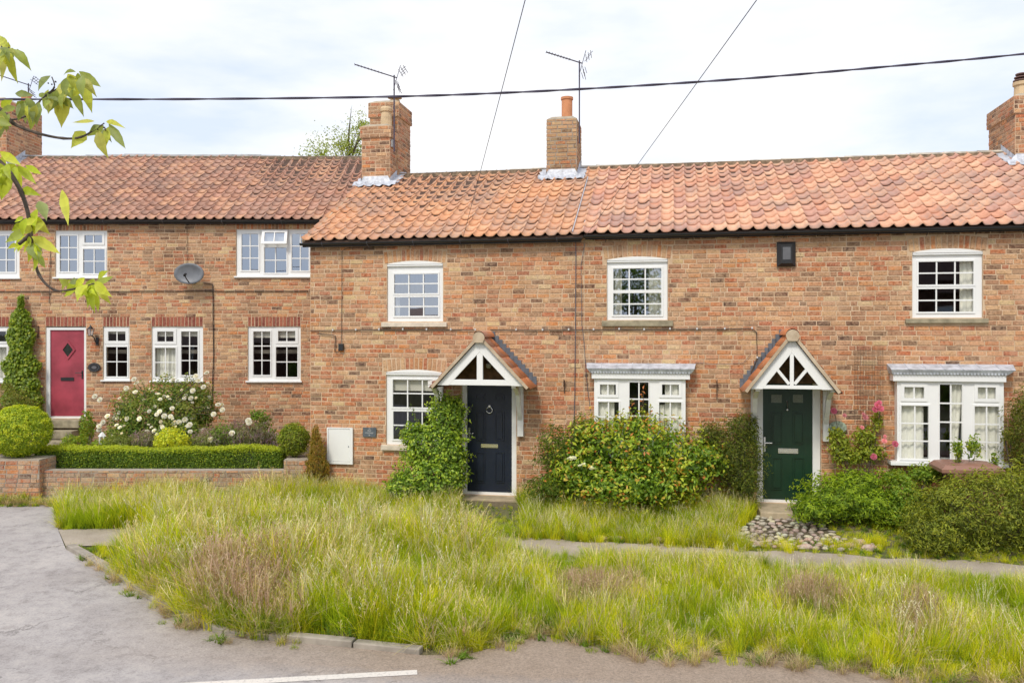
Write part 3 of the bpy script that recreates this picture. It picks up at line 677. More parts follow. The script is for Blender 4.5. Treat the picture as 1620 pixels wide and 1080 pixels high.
def porch(root, Fm, apex, footL, footR, tie, king, struts, ridge_c, tile_px, dark_flash, label, bracketsR, bracketsL):
    w = -.75; A = Fm.px(*apex, w); Lf = Fm.px(*footL, w); Rf = Fm.px(*footR, w); cx = A[0]; hw = (Rf[0] - Lf[0]) / 2; cx = (Rf[0] + Lf[0]) / 2
    top = A[1]; zf = (Lf[1] + Rf[1]) / 2; th = .145; sl = (top - zf) / hw; q = th * math.sqrt(1 + sl * sl)
    mb = MB()     # barge boards
    for s in (-1, 1):
        mb.prism([(cx, top), (cx + s * hw, zf), (cx + s * (hw - q / sl), zf), (cx, top - q)] if s > 0 else [(cx, top - q), (cx + s * (hw - q / sl), zf), (cx + s * hw, zf), (cx, top)], w, w + .035)
    po = mb.build('porch_canopy', 'white', root, bevel=.004, label=label)
    t0, t1 = Fm.px(apex[0], tie[0], w)[1], Fm.px(apex[0], tie[1], w)[1]
    mb = MB(); mb.box(cx - hw + q / sl * .8, cx + hw - q / sl * .8, w + .002, w + .05, t1, t0); mb.build('tie_beam', 'white', po, bevel=.004)
    k0, k1 = Fm.px(king[0], 560, w)[0], Fm.px(king[1], 560, w)[0]; kw = (k1 - k0) / 2
    mb = MB(); mb.box(cx - kw, cx + kw, w + .004, w + .05, t0, top - q + .03); mb.build('king_post', 'white', po, bevel=.004)
    if struts:
        for s in (-1, 1):
            mb = MB(); mb.bar((cx + s * .04, w + .028, t0 + .02), (cx + s * hw * .42, w + .028, t0 + (top - t0) * .40), .045, .05, up=(0, 1, 0)); mb.build('strut', 'white', po)
    # roof slopes
    sang = math.atan(sl); ov = .10; n_len = hw * math.sqrt(1 + sl * sl) + .09
    for s in (-1, 1):
        m = Matrix.Translation((cx, 0, top + .02)) @ Matrix.Rotation(s * sang, 4, 'Y')
        mb = MB(); x0, x1 = (.0, n_len) if s > 0 else (-n_len, 0)
        mb.box(x0, x1, w - .03, .0, -.012, .012, M=m); mb.build('soffit_board', 'soffit', po)
        mb = MB(); mb.box(x0, x1, w - .06, w - .031, -.006, .042, M=m); mb.build('verge', 'verge_mortar', po)
        # rows of clay tiles running down the slope
        nr = 5; gl = (n_len + .03) / nr; ncl = 3; gw = (.75 + .06) / ncl
        for r_ in range(nr):
            for c_ in range(ncl):
                mb = MB(); y0 = w - .055 + c_ * gw; segn = 6; V = []
                for e_ in (0, 1, 2):
                    for i in range(segn + 1):
                        dist = (r_ + 1) * gl if e_ != 1 else r_ * gl - .02
                        zz = {0: .048, 1: .030, 2: .022}[e_] + .016 * math.sin(2 * math.pi * i / segn)
                        V.append(m @ Vector((s * dist, y0 + gw * i / segn, zz)))
                mb.v = [tuple(v_) for v_ in V]; n1 = segn + 1; cc = random.choice(TPAL['porch'])
                for i in range(segn): mb.f.append((i, i + 1, n1 + i + 1, n1 + i)); mb.f.append((2 * n1 + i, 2 * n1 + i + 1, i + 1, i))
                mb.c = [cc] * len(mb.f); mb.hascol = True; mb.build('tile', 'tile', po, smooth=True)
        # stepped flashing up the wall
        for i in range(12):
            d = (i + .5) / 12 * n_len; p = m @ Vector((s * d, 0, .05)); mb = MB(); mb.box(p.x - n_len / 24 * .75, p.x + n_len / 24 * .75, -.024, -.016, p.z - .04, p.z + .10); mb.build('flashing', 'slate_lead', po)
    mb = MB(); mb.prism([(cx - hw + .1, zf + .05), (cx + hw - .1, zf + .05), (cx, top - .02)], -.022, -.019); mb.build('back_board', 'boards', po)
    c_ = Fm.px(*ridge_c, w - .07); mb = MB(); rr = .10
    n = 12
    for y_ in (w - .07, .0):
        for i in range(n + 1): a = math.pi * i / n; mb.v.append((cx - rr * math.cos(a), y_, top + .03 + rr * math.sin(a)))
    for i in range(n): mb.f.append((i, i + n + 1, i + n + 2, i + 1))
    mb.c = [TPAL['porch'][0]] * n; mb.hascol = True; mb.build('ridge_tile', 'tile', po, smooth=True)
    mb = MB(); mb.prism([(cx - rr * math.cos(math.pi * i / n), top + .015 + rr * math.sin(math.pi * i / n)) for i in range(n + 1)] + [(cx + rr * .7, top - .06), (cx - rr * .7, top - .06)], w - .085, w - .0705); mb.build('ridge_end', 'verge_mortar', po)
    for s, (bx0, bx1, y0, y1) in ((1, bracketsR), (-1, bracketsL)):
        ub0, ub1, zb0, zb1 = Fm.rect(bx0, y0, bx1, y1, -.06)
        um = (ub0 + ub1) / 2; mb = MB(); mb.box(ub0, ub1, -.085, -.018, zb0, zf + .03); mb.build('bracket_post', 'paint', po, bevel=.004)
        mb = MB(); pts = [(um, -.06, zb0 + .30), (um, -.14, zb0 + .42), (um, -.30, zf - .15), (um, -.52, zf - .03), (um, w + .05, zf + .0)]
        for a, b in zip(pts, pts[1:]): mb.bar(a, b, .07, .07, up=(1, 0, 0))
        mb.build('bracket_brace', 'paint', po)
        mb = MB(); mb.bar((um, -.02, zf + .035), (um, w + .04, zf + .035), .07, .06); mb.build('bracket_beam', 'paint', po)
    return po

# ---- middle cottage
mid = rootR('middle brick cottage with orange pantile roof and navy front door under a white porch')
w1, r1, wn1 = window(mid, FR, (613.5, 418.5, 701, 508.5), [(624, 433.5, 693, 464, 3, 2), (624.5, 470, 693.5, 499.5, 3, 2)], 4.5, (603, 510, 706.5, 517), 'stone', glass='glass_up', label='white sash window under the eaves')
w2, r2, wn2 = window(mid, FR, (612, 590, 700, 703.5), [(621.7, 600.5, 691.7, 644, 3, 2), (622.5, 650.7, 691, 695, 3, 2)], 4.5, (602.5, 705, 706, 713), 'stone', glass='glass_low')
a_ = FR.rect(621, 600, 692, 618, .09); blind(wn2, a_[0], a_[1], a_[2], a_[3])
a_ = FR.rect(621, 465, 633, 500, .12); curtain(wn1, a_[0], a_[1], a_[2], a_[3], .12, n=8)
pan = [(753, 623.5, 767.3, 634), (783.5, 623.5, 797.8, 634), (753, 651, 767.3, 696.5), (783.5, 651, 797.8, 696.5), (753, 715, 767.3, 763), (783.5, 715, 797.8, 763)]
DW = .09
dn, dh, dr = door(mid, FR, (739.4, 615, 810, 777.5), DW, 'navy', pan, 2.0, (732, 818), 'navy blue six-panel door with chrome knocker')
def ringmesh(name, c, r, rt, mat, parent, n=14):
    mb = MB(); mb.tube([(c[0] + r * math.cos(2 * math.pi * i / n), c[1], c[2] + r * math.sin(2 * math.pi * i / n)) for i in range(n + 1)], rt, 6, cap=False); mb.build(name, mat, parent, smooth=True)
k = FR.px(774.3, 648.5, DW - .03); ringmesh('knocker', (k[0], DW - .03, k[1]), .052, .009, 'chrome', dn)
mb = MB(); mb.box(k[0] - .02, k[0] + .02, DW - .04, DW, k[1] + .045, k[1] + .085); mb.build('knocker_plate', 'chrome', dn, bevel=.004)
r_ = FR.rect(761.3, 702, 788, 707.7, DW); mb = MB(); ring(mb, r_, .012, DW - .014, DW); mb.box(r_[0] + .014, r_[1] - .014, DW - .008, DW, r_[2] + .014, r_[3] - .014); mb.build('letterbox', 'chrome', dn)
def lever(parent, Fm, x, ya, yb, x2, yl, w, mat):
    u, z0 = Fm.px(x, yb, w); _, z1 = Fm.px(x, ya, w); u2, zl = Fm.px(x2, yl, w); mb = MB(); mb.box(u - .014, u + .014, w - .012, w, z0, z1); mb.tube([(u, w - .01, zl), (u, w - .05, zl), (u2, w - .05, zl)], .009, 6); mb.build('door_handle', mat, parent, bevel=.002)
lever(dn, FR, 742.5, 676, 698, 750, 685, DW, 'chrome')
so1, ho1 = arch_soldiers(w1, r1); so2, ho2 = arch_soldiers(w2, r2)
holes = [w1, w2, dh]
wall = shell(mid, UJ, UM, 2 * WR, G0, ZE, ZR, WR, [(w1[0], w1[1], w1[2], w1[3] + r1 * .4), (w2[0], w2[1], w2[2], w2[3] + r2 * .4), dh])
bh = [(a - UJ, b - UJ, c, d) for a, b, c, d in (w1, w2, dh, ho1, ho2)]
sl1 = FR.rect(603, 510, 706.5, 517, -.05); sl2 = FR.rect(602.5, 705, 706, 713, -.05)
bh += [(s[0] - UJ, s[1] - UJ, s[2], s[3]) for s in (sl1, sl2)]
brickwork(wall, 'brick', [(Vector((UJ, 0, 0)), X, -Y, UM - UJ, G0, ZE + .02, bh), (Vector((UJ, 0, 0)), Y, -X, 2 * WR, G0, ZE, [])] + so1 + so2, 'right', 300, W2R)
sagM = lambda x, y: -.02 * math.sin(x * .9) * (y / 3.8)
rfM, angM, slM = make_roof(mid, UJ - .09, UM, ZE, ZR, WE, WR, 'mid', 'tile', W2R, 'ridge_buff', True, sag=sagM)
gutter(mid, UJ - .12, UM - .02, WE - .0, ZE - .045, nb=6)
porch(mid, FR, (759.5, 536), (691, 610), (828, 610), (600.5, 609.4), (754.5, 764), False, (758, 531), None, True, 'gabled porch canopy with orange tiles and open white truss', (818.5, 828, 612, 690), (692, 701, 612, 690))
st = FR.rect(731, 779, 822, 792, -.25); mb = MB(); mb.box(st[0], st[1], -.32, .12, dh[2] - .10, dh[2] - .004); mb.build('doorstep', 'door_stone', mid, bevel=.01); mb = MB(); mb.box(st[0] - .05, st[1] + .1, -.55, -.322, G0 - .1, dh[2] - .11); mb.build('doorstep', 'door_stone', mid, bevel=.01)
mb = MB(); u_, z_ = FR.px(773, 582, -.12); mb.lathe([(.03, 0), (.045, .02), (.045, .07), (.02, .09)], u_, -.12, z_); mb.box(u_ - .03, u_ + .03, -.12, -.016, z_ + .05, z_ + .08); mb.build('porch_light', 'paint', mid, smooth=False)

# ---- right cottage
rgt = rootR('right-hand brick cottage with salmon pantile roof, green front door and two bay windows')
w3, r3, wn3 = window(rgt, FR, (960.7, 412, 1056, 506), [(970.3, 424.6, 1046.3, 458.5, 3, 2), (970.3, 463.5, 1046.3, 498, 3, 2)], 4.8, (952, 507, 1064.5, 516), 'stone_old', glass='glass', label='white sash window near the tall chimney')
w4, r4, wn4 = window(rgt, FR, (1443, 400, 1553.4, 502.5), [(1452.8, 413.7, 1540, 450, 3, 2), (1452.3, 457, 1539.5, 493, 3, 2)], 5.5, (1433, 504, 1564, 511), 'stone_old', glass='glass_low')
for wn, rr in ((wn3, [(968, 420, 984, 500), (1026, 420, 1048, 500)]), (wn4, [(1518, 410, 1545, 496)])):
    for x0, y0, x1, y1 in rr: a_ = FR.rect(x0, y0, x1, y1, .13); curtain(wn, a_[0], a_[1], a_[2], a_[3], .13, n=12)
st_ = .03
B1L = [(949.3, 608, 974.3, 624, 2, 1, .045), (946.5, 635.5, 979, 706, 2, 3, .022), (995.8, 604.5, 1026, 711, 2, 4, .012), (1047.4, 608, 1074, 624.5, 2, 1, .045), (1042.8, 636, 1078, 706, 2, 3, .022)]
h5 = bay(rgt, FR, (940, 600, 1084.5, 717), (936, 590.3, 1091.6, 599.5), (928, 574.5, 1100.6, 590), B1L, (932, 717, 1096, 724), [(944, 972, 603, 712, .02), (1052, 1080, 603, 712, -.02), (1040, 1052, 640, 712, .04)], 'shallow bay window half hidden behind the large shrub')
B2L = [(1430.4, 612, 1461.8, 629.5, 2, 1, .05), (1425.7, 641.5, 1468.7, 725, 2, 3, .025), (1486.3, 608, 1521.8, 727, 2, 4, .013), (1546.5, 612.5, 1575, 630.5, 2, 1, .05), (1541.5, 642.5, 1580, 727.5, 2, 3, .025)]
h6 = bay(rgt, FR, (1419.3, 603.6, 1588, 731), (1413, 592.5, 1592, 603.5), (1402.5, 575.8, 1602, 592), B2L, (1409, 730, 1603, 737), [(1422, 1461, 606, 730, .02), (1503, 1524, 606, 730, -.10), (1538, 1583, 606, 730, .02)], 'shallow bay window above the brown wheelie bin')
pan = [(1220, 651.6, 1237.5, 702), (1254, 651.6, 1271.5, 702), (1220.5, 723.5, 1237.7, 774), (1254.5, 723.5, 1272, 774)]
dg, dh2, dr2 = door(rgt, FR, (1206.8, 615, 1285, 790), DW, 'green', pan, 2.0, (1197, 1297), 'dark green panelled door with two small top lights')
for r in ((1219.6, 623.7, 1237, 637), (1254, 623.7, 1270.6, 637)):
    q = FR.rect(*r, DW); mb = MB(); ring(mb, (q[0] - .015, q[1] + .015, q[2] - .015, q[3] + .015), .018, DW - .01, DW); mb.build('door_light_frame', 'green', dg)
    mb = MB(); mb.box(q[0], q[1], DW - .005, DW + .0, q[2], q[3]); mb.build('pane', m_plain('frosted', (.16, .18, .14), .3, .2, 60, .3), dg)
r_ = FR.rect(1231, 709, 1262.4, 716.7, DW); mb = MB(); ring(mb, r_, .014, DW - .014, DW); mb.box(r_[0] + .016, r_[1] - .016, DW - .008, DW, r_[2] + .016, r_[3] - .016); mb.build('letterbox', 'chrome', dg)
k = FR.px(1245.3, 642, DW - .02); mb = MB(); mb.tube([(k[0], DW - .005, k[1] + .08), (k[0], DW - .03, k[1] + .07), (k[0], DW - .035, k[1] - .04)], .010, 6); mb.ball((k[0], DW - .035, k[1] - .06), .022); mb.build('knocker', 'chrome', dg, smooth=True)
lever(dg, FR, 1209.5, 691, 713.5, 1221, 700, DW, 'chrome')
so3, ho3 = arch_soldiers(w3, r3); so4, ho4 = arch_soldiers(w4, r4)
wall = shell(rgt, UM + .001, UE, 2 * WR, G0, ZE, ZR, WR, [(w3[0], w3[1], w3[2], w3[3] + r3 * .4), (w4[0], w4[1], w4[2], w4[3] + r4 * .4), dh2, h5, h6])
bh = [(a - UM, b - UM, c, d) for a, b, c, d in (w3, w4, dh2, h5, h6, ho3, ho4)]
for s in (FR.rect(952, 507, 1064.5, 516, -.05), FR.rect(1433, 504, 1564, 511, -.05)): bh.append((s[0] - UM, s[1] - UM, s[2], s[3]))
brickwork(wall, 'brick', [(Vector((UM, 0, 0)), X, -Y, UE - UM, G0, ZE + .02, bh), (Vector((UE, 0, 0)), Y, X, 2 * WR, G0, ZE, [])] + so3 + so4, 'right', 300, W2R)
sagR = lambda x, y: -.012 * math.sin(x * .7) * (y / 3.8) + .006
make_roof(rgt, UM + .002, UE + .1, ZE + .012, ZR + .01, WE, WR, 'right', 'tile', W2R, 'ridge_buff', False, .6, sag=sagR)
gutter(rgt, UM + .01, UE, WE, ZE - .01, 'black', 12, .05)
porch(rgt, FR, (1253.5, 533), (1187, 616), (1320, 616), (609.6, 615.3), (1250, 1256.3), True, (1254, 531), None, False, 'gabled porch canopy with white fan-shaped truss above the green door', (1302, 1311, 616, 698), (1188, 1197, 616, 698))
mb = MB(); mb.box(dh2[0] - .02, dh2[1] + .03, -.75, .12, dh2[2] - .12, dh2[2] - .004); mb.build('doorstep', 'door_stone', rgt, bevel=.012)
# lead line between the roofs
mb = MB(); m = Matrix.Translation((UM - .14, WE, ZE)) @ Matrix.Rotation(angM, 4, 'X')
for dx in (-.05, .12): mb.box(dx, dx + .012, .05, slM - .7, .03, .050, M=m)
mb.build('lead_strip', 'lead', mid)

# ---- chimneys
def chimney(root, W2, x0, x1, y0, y1, zb, zt, style, mat, over=3, label=None, singles=0, flaunch=True):
    mb = MB(); mb.box(x0, x1, y0, y1, zb, zt - .001); ch = mb.build('chimney', 'mortar' if style != 'tanchimney' else 'mortar_grey', root)
    if label: ch['label'] = label
    fs = box_faces(x0, x1, y0, y1, zb, zt)
    if over:
        za = zt - over * .079; mb = MB(); mb.box(x0 - .03, x1 + .03, y0 - .03, y1 + .03, za, zt); mb.build('cap_course', 'mortar', ch)
        fs = box_faces(x0, x1, y0, y1, zb, za) + box_faces(x0 - .03, x1 + .03, y0 - .03, y1 + .03, za, zt)
    brickwork(ch, mat, fs, style, singles, W2)
    if flaunch:
        mb = MB(); k = .03 if over else 0; a = .10
        P0 = [(x0 - k, y0 - k, zt), (x1 + k, y0 - k, zt), (x1 + k, y1 + k, zt), (x0 - k, y1 + k, zt)]; P1 = [(x0 + a, y0 + a, zt + .07), (x1 - a, y0 + a, zt + .07), (x1 - a, y1 - a, zt + .07), (x0 + a, y1 - a, zt + .07)]
        for i in range(4): mb.face([P0[i], P0[(i + 1) % 4], P1[(i + 1) % 4], P1[i]])
        mb.face(P1); mb.build('flaunching', 'cement', ch)
    return ch
def lead_apron(ch, x0, x1, y0, y1, zb_fn, fall=.16):
    # dressed lead round the foot, following the roof slope
    mb = MB(); n = 14
    zf = zb_fn(y0) + .075
    for i in range(n + 1):
        u = x0 - .16 + (x1 - x0 + .32) * i / n; dz = .018 * math.sin(u / TW * 2 * math.pi)
        mb.v += [(u, y0 - .012, zf + .13 if x0 - .02 < u < x1 + .02 else zf + .03), (u, y0 - .06, zf + .005 + dz), (u, y0 - fall - .03 * math.sin(u * 31), zb_fn(y0 - fall) + .065 + dz)]
    for i in range(n):
        for j in range(2): q = i * 3 + j; mb.f.append((q, q + 1, q + 4, q + 3)); mb.c.append((1, 1, 1))
    mb.build('lead_flashing', 'lead_pale', ch)
    for s, xx in ((-1, x0), (1, x1)):
        mb = MB(); n = 8; e_ = y1
        for i in range(n + 1):
            y = y0 - .03 + (e_ - y0 + .03) * i / n; z = zb_fn(y) + .075
            mb.v += [(xx + s * .012, y, z + .11), (xx + s * .013, y, z), (xx + s * (.17 + .03 * math.sin(i * 2.1)), y, z - .012)]
        for i in range(n):
            for j in range(2): q = i * 3 + j; mb.f.append((q, q + 1, q + 4, q + 3)); mb.c.append((1, 1, 1))
        mb.build('lead_flashing', 'lead_pale', ch)
M['lead_pale'] = m_plain('pale_lead', (.52, .545, .60), .5, .22, 12, .3, Metallic=.1)
roofz = lambda y: ZE + (y - WE) * math.tan(ANG) if y < WR else ZR - (y - WR) * math.tan(ANG)
# first: double stack at the left end of the middle cottage
y0 = 2.62; a0 = FR.px(572.5, 290, y0); a1 = FR.px(617, 290, y0); zt = FR.px(595, 200, y0)[1]; zt2 = FR.px(600, 163, y0 + .45)[1]
c1 = chimney(mid, W2R, a0[0], a1[0], y0, y0 + .44, roofz(y0) - .25, zt, 'chimney', 'brick', label='lower front half of the double chimney stack, with cream pot')
c1b = chimney(mid, W2R, a0[0] + .02, a1[0] + .03, y0 + .441, y0 + 1.3, roofz(y0) - .2, zt2, 'chimney', 'brick', 4)
lead_apron(c1, a0[0], a1[0], y0, WR, roofz)
mb = MB(); px_ = FR.px(612, 200, y0 + .2); mb.lathe([(.125, 0), (.115, .25), (.10, .36), (.125, .37), (.13, .43), (.105, .47), (.09, .47)], px_[0] - .02, y0 + .22, zt - .02); mb.build('chimney_pot', 'pot_cream', c1, smooth=False)
mb = MB(); mb.lathe([(.12, 0), (.11, .12), (.12, .14), (.10, .14)], a1[0] - .18, y0 + .85, zt2); mb.lathe([(.02, .14), (.02, .2), (.16, .2), (.02, .26)], a1[0] - .18, y0 + .85, zt2); mb.build('chimney_pot', 'pot_cream', c1b)
mb = MB(); mb.box(a1[0] + .012, a1[0] + .05, y0 + .02, y0 + .16, FR.px(616, 232, y0)[1], FR.px(616, 220, y0)[1]); mb.build('aerial_bracket', 'ridge_grey', c1)
# second: slim weathered stack on the party wall
y0 = 2.65; b0 = FR.px(865, 290, y0); b1 = FR.px(912.5, 290, y0); zt_b = FR.px(888, 188, y0)[1]
c2 = chimney(mid, W2R, b0[0], b1[0], y0, y0 + .85, roofz(y0) - .25, zt_b, 'tanchimney', 'brick_tan', 0, label='eroded tan brick stack on the party wall', flaunch=True)
lead_apron(c2, b0[0], b1[0], y0, WR, roofz)
mb = MB(); pu, _ = FR.px(897, 180, y0 + .4); pz = FR.px(897, 154.5, y0 + .4)[1]; mb.lathe([(.112, 0), (.112, pz - zt_b - .05), (.128, pz - zt_b - .05), (.128, pz - zt_b), (.09, pz - zt_b)], pu, y0 + .4, zt_b, 16); mb.build('chimney_pot', 'terracotta', c2, smooth=False)
# third: at the right edge
y0 = 2.6; d0 = FR.px(1606, 240, y0); zt_c = FR.px(1606, 152, y0)[1]
c3 = chimney(rgt, W2R, d0[0], d0[0] + .9, y0, y0 + 1.3, roofz(y0) - .25, zt_c, 'chimney', 'brick', 4)
lead_apron(c3, d0[0], d0[0] + .9, y0, WR, roofz)
mb = MB(); pu = FR.px(1618, 130, y0 + .35)[0]; mb.lathe([(.15, 0), (.13, .1), (.125, .25), (.15, .27), (.15, .33), (.12, .34)], pu, y0 + .4, zt_c + .02); mb.build('chimney_pot', 'pot_cream', c3)
mb = MB(); [mb.lathe([(.03, z), (.145 - .02 * i, z + .01), (.145 - .02 * i, z + .03), (.05, z + .045)], pu, y0 + .4, zt_c + .36) for i, z in enumerate((0, .06, .12))]; mb.build('pot_cowl', 'dark_tile', c3)

# ================================================================== LEFT-HAND COTTAGE
W2L = lambda p: FL.w(p.x, p.y, p.z)
lft = empty('brick_cottage', FL.w(0, 0, 0), 0, 'left-hand brick cottage with mottled old pantile roof and red front door', 'house')
WEL, WRL = -.16, 3.3; ZEL = FL.px(200, 347, WEL)[1]; ZRL = FL.px(300, 249, WRL)[1]; UL0, UL1 = -16.0, -3.08
HL = []; SOL = []; HSO = []
def lwin(outer, lst, soldier=True, **k):
    h, r, wn = window(lft, FL, outer, lst, glass=k.pop('glass', 'glass'), **k); HL.append(h)
    s, hs = arch_soldiers((h[0] + .05, h[1] - .05, h[2], h[3]), 0, .205 if soldier else .12, 'soldier_red' if soldier else 'left'); SOL.extend(s); HSO.append(hs); return wn
lwin((-48, 365, 31.6, 439), [(-42, 373, -17, 384, 2, 1, .04), (-44, 394, -14, 431, 2, 2), (-4, 373, 24, 430, 2, 3)], False, glass='glass_up')
lwin((88.5, 365, 170, 438.5), [(95, 373, 122.5, 429.5, 2, 3), (134, 372, 162, 384, 2, 1, .05), (132, 394, 166, 432.5, 2, 2)], False, glass='glass_up')
lwin((374.5, 363, 496.7, 437), [(382.5, 370, 409, 427.5, 2, 3), (418.5, 391.7, 453.3, 431.5, 2, 2), (461.7, 370, 488.5, 428, 2, 3)], False, glass='glass_up')
# the tilted open top light
wn_ = lft.children[-1]
q = FL.rect(415.5, 364, 455.5, 387.5, 0); mb = MB(); tl = 0.30
Mo = Matrix.Translation((0, -.03, q[3])) @ Matrix.Rotation(-tl, 4, 'X')
for a, b, c, d in ((q[0], q[1], -.055, 0), (q[0], q[1], -(q[3] - q[2]), -(q[3] - q[2]) + .055), (q[0], q[0] + .06, -(q[3] - q[2]) + .056, -.056), (q[1] - .06, q[1], -(q[3] - q[2]) + .056, -.056), ((q[0] + q[1]) / 2 - .01, (q[0] + q[1]) / 2 + .01, -(q[3] - q[2]) + .056, -.056)):
    mb.box(a, b, 0, .045, c, d, M=Mo)
mb.build('open_top_light', 'white', wn_)
mb = MB(); mb.face([Mo @ Vector(p) for p in ((q[0] + .05, .02, -.3), (q[1] - .05, .02, -.3), (q[1] - .05, .02, -.05), (q[0] + .05, .02, -.05))]); mb.build('pane', 'glass_up', wn_)
w_ = lwin((164, 516.5, 205.6, 600.5), [(171.3, 524.3, 199, 539, 2, 1, .07), (168.3, 548.6, 201.6, 595.3, 2, 2)], glass='glass_low')
w6 = lwin((240.8, 516.5, 321.5, 602), [(249, 524.3, 274.8, 540, 2, 1, .06), (245.4, 550, 278.2, 596, 2, 2), (287, 524.3, 313, 593, 2, 3)], glass='glass_low')
w7 = lwin((392.8, 516.5, 475.7, 602), [(401, 524.3, 427.8, 592.8, 2, 3), (440.2, 523.5, 467.4, 539.5, 2, 1, .06), (436.8, 548.6, 470.8, 596, 2, 2)], glass='glass_low')
w0 = lwin((-60, 516.5, 15, 603), [(-18, 524, 10, 540, 2, 1, .04), (-22, 549, 11, 598, 2, 2)], glass='glass_low')
for wn, (x0, x1, y0_, y1_) in ((w_, (170, 200, 522, 528)), (w6, (247, 314, 522, 532)), (w7, (400, 468, 522, 534))):
    r = FL.rect(x0, y0_, x1, y1_, .09); blind(wn, *r)
for wn, (x0, x1, y0_, y1_) in ((w6, (244, 279, 545, 600)), (w0, (-22, 12, 548, 600))):
    r = FL.rect(x0, y0_, x1, y1_, .14); curtain(wn, *r[:2], r[2], r[3], .14)
dl, dh3, dr3 = door(lft, FL, (80.5, 522, 134, 658), .05, 'red', [], FL.px(107, 522, .05)[1] - FL.px(107, 658, .05)[1], (74.4, 137.8), 'red painted door with a small diamond light')
dh3 = (dh3[0], dh3[1], dh3[2], FL.px(100, 516.5, .05)[1])
dc = FL.px(107.8, 553.3, .05)
mb = MB()
def dia(a, b): return [(dc[0], dc[1] + b), (dc[0] - a, dc[1]), (dc[0], dc[1] - b), (dc[0] + a, dc[1])]
O4, I4 = dia(.165, .215), dia(.115, .155)
for i in range(4):
    j = (i + 1) % 4; mb.prism([O4[i], O4[j], I4[j], I4[i]], .03, .049)
mb.build('door_light_frame', 'red', dl)
mb = MB(); mb.prism(dia(.116, .156), .042, .0485); mb.build('pane', m_plain('dark_glass', (.03, .035, .03), .08, .2, 12, .1), dl)
r_ = FL.rect(96.5, 596.8, 117, 601.8, .05); mb = MB(); mb.box(r_[0], r_[1], .036, .05, r_[2], r_[3]); mb.build('letterbox', 'black', dl)
lever(dl, FL, 130.5, 586, 599, 121, 589.5, .05, 'black')
s, hs = arch_soldiers((dh3[0] + .05, dh3[1] - .05, dh3[2], dh3[3]), 0, .205, 'soldier_red'); SOL += s; HSO.append(hs); HL.append(dh3)
wall = shell(lft, UL0, UL1, 2 * WRL, -.1, ZEL, ZRL, WRL, HL)
bh = [(a - UL0, b - UL0, c, d) for a, b, c, d in HL + HSO]
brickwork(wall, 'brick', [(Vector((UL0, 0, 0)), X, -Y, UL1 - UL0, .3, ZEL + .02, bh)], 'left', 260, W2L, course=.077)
brickwork(wall, 'brick_head', SOL, 'left', 40, W2L, name='lintel_bricks')
sagL = lambda x, y: -.03 * math.sin(x * .55 + 1) * (y / 3.9) + .012 * math.sin(x * 2.3) * (y / 3.9)
make_roof(lft, UL0, UL1, ZEL, ZRL, WEL, WRL, 'old', 'tile_old', W2L, 'ridge_grey', False, .5, sag=sagL, gauge=.252)
gutter(lft, UL0, UL1, WEL, ZEL - .03, 'grey', 10, .045)
y0 = 2.5; e0 = FL.px(10, 200, y0); zt_d = FL.px(10, 157, y0)[1]; rl = lambda y: ZEL + (y - WEL) * (ZRL - ZEL) / (WRL - WEL) if y < WRL else ZRL - (y - WRL) * .6
c0 = chimney(lft, W2L, e0[0] - .75, e0[0], y0, y0 + 1.6, rl(y0) - .3, zt_d, 'chimney', 'brick', 0)
lead_apron(c0, e0[0] - .75, e0[0], y0, WRL, rl)
mb = MB(); pu = FL.px(49, 150, y0 + 1.1)[0]; mb.lathe([(.13, 0), (.12, .42), (.14, .43), (.14, .48), (.1, .48)], e0[0] - .22, y0 + 1.25, zt_d + .0); mb.build('chimney_pot', 'terracotta', c0)
# door steps
for i, (dz, dy) in enumerate(((.0, .35), (-.2, .65), (-.38, .95))):
    mb = MB(); zz = dh3[2] - .006 + dz; mb.box(dh3[0] - .12, dh3[1] + .02, -dy, -.02 if i == 0 else -dy + .299, zz - .17, zz); mb.build('step', 'stone_old', lft, bevel=.012)

# ================================================================== fittings on and around the houses
def fit(name, label, cat, Fm, u, w, z, group=None): return empty(name, Fm.w(u, w, z), Fm.rz, label, cat, group)
# satellite dish
u, z = FL.px(300, 433, -.25); t = fit('satellite_dish', 'round dark grey satellite dish on the left cottage between its upper windows', 'satellite dish', FL, u, -.02, z)
mb = MB(); n = 20; rings = 5; A, B = .325, .225
mb.v.append((0, -.22, 0))
for i in range(1, rings + 1):
    for k in range(n): a = 2 * math.pi * k / n; q = i / rings; mb.v.append((A * q * math.cos(a), -.22 - .06 * q * q, B * q * math.sin(a)))
for k in range(n): mb.f.append((0, 1 + k, 1 + (k + 1) % n))
for i in range(rings - 1):
    for k in range(n): a, b = 1 + i * n + k, 1 + i * n + (k + 1) % n; mb.f.append((a, a + n, b + n, b))
mb.c = [(1, 1, 1)] * len(mb.f); d_ = mb.build('dish', 'dish', t, smooth=True); md = d_.modifiers.new('thick', 'SOLIDIFY'); md.thickness = .012
mb = MB(); mb.tube([(0, -.24, -.20), (0, -.42, -.12), (0, -.50, -.04)], .012, 6); mb.build('feed_arm', 'black', t)
mb = MB(); mb.tube([(0, -.52, -.06), (0, -.46, -.02)], .028, 8); mb.build('receiver', 'black', t)
mb = MB(); mb.tube([(0, 0, -.1), (0, -.12, -.1), (0, -.2, -.02)], .02, 6); mb.box(-.05, .05, -.0, .02, -.2, 0); mb.build('bracket', 'grey', t)
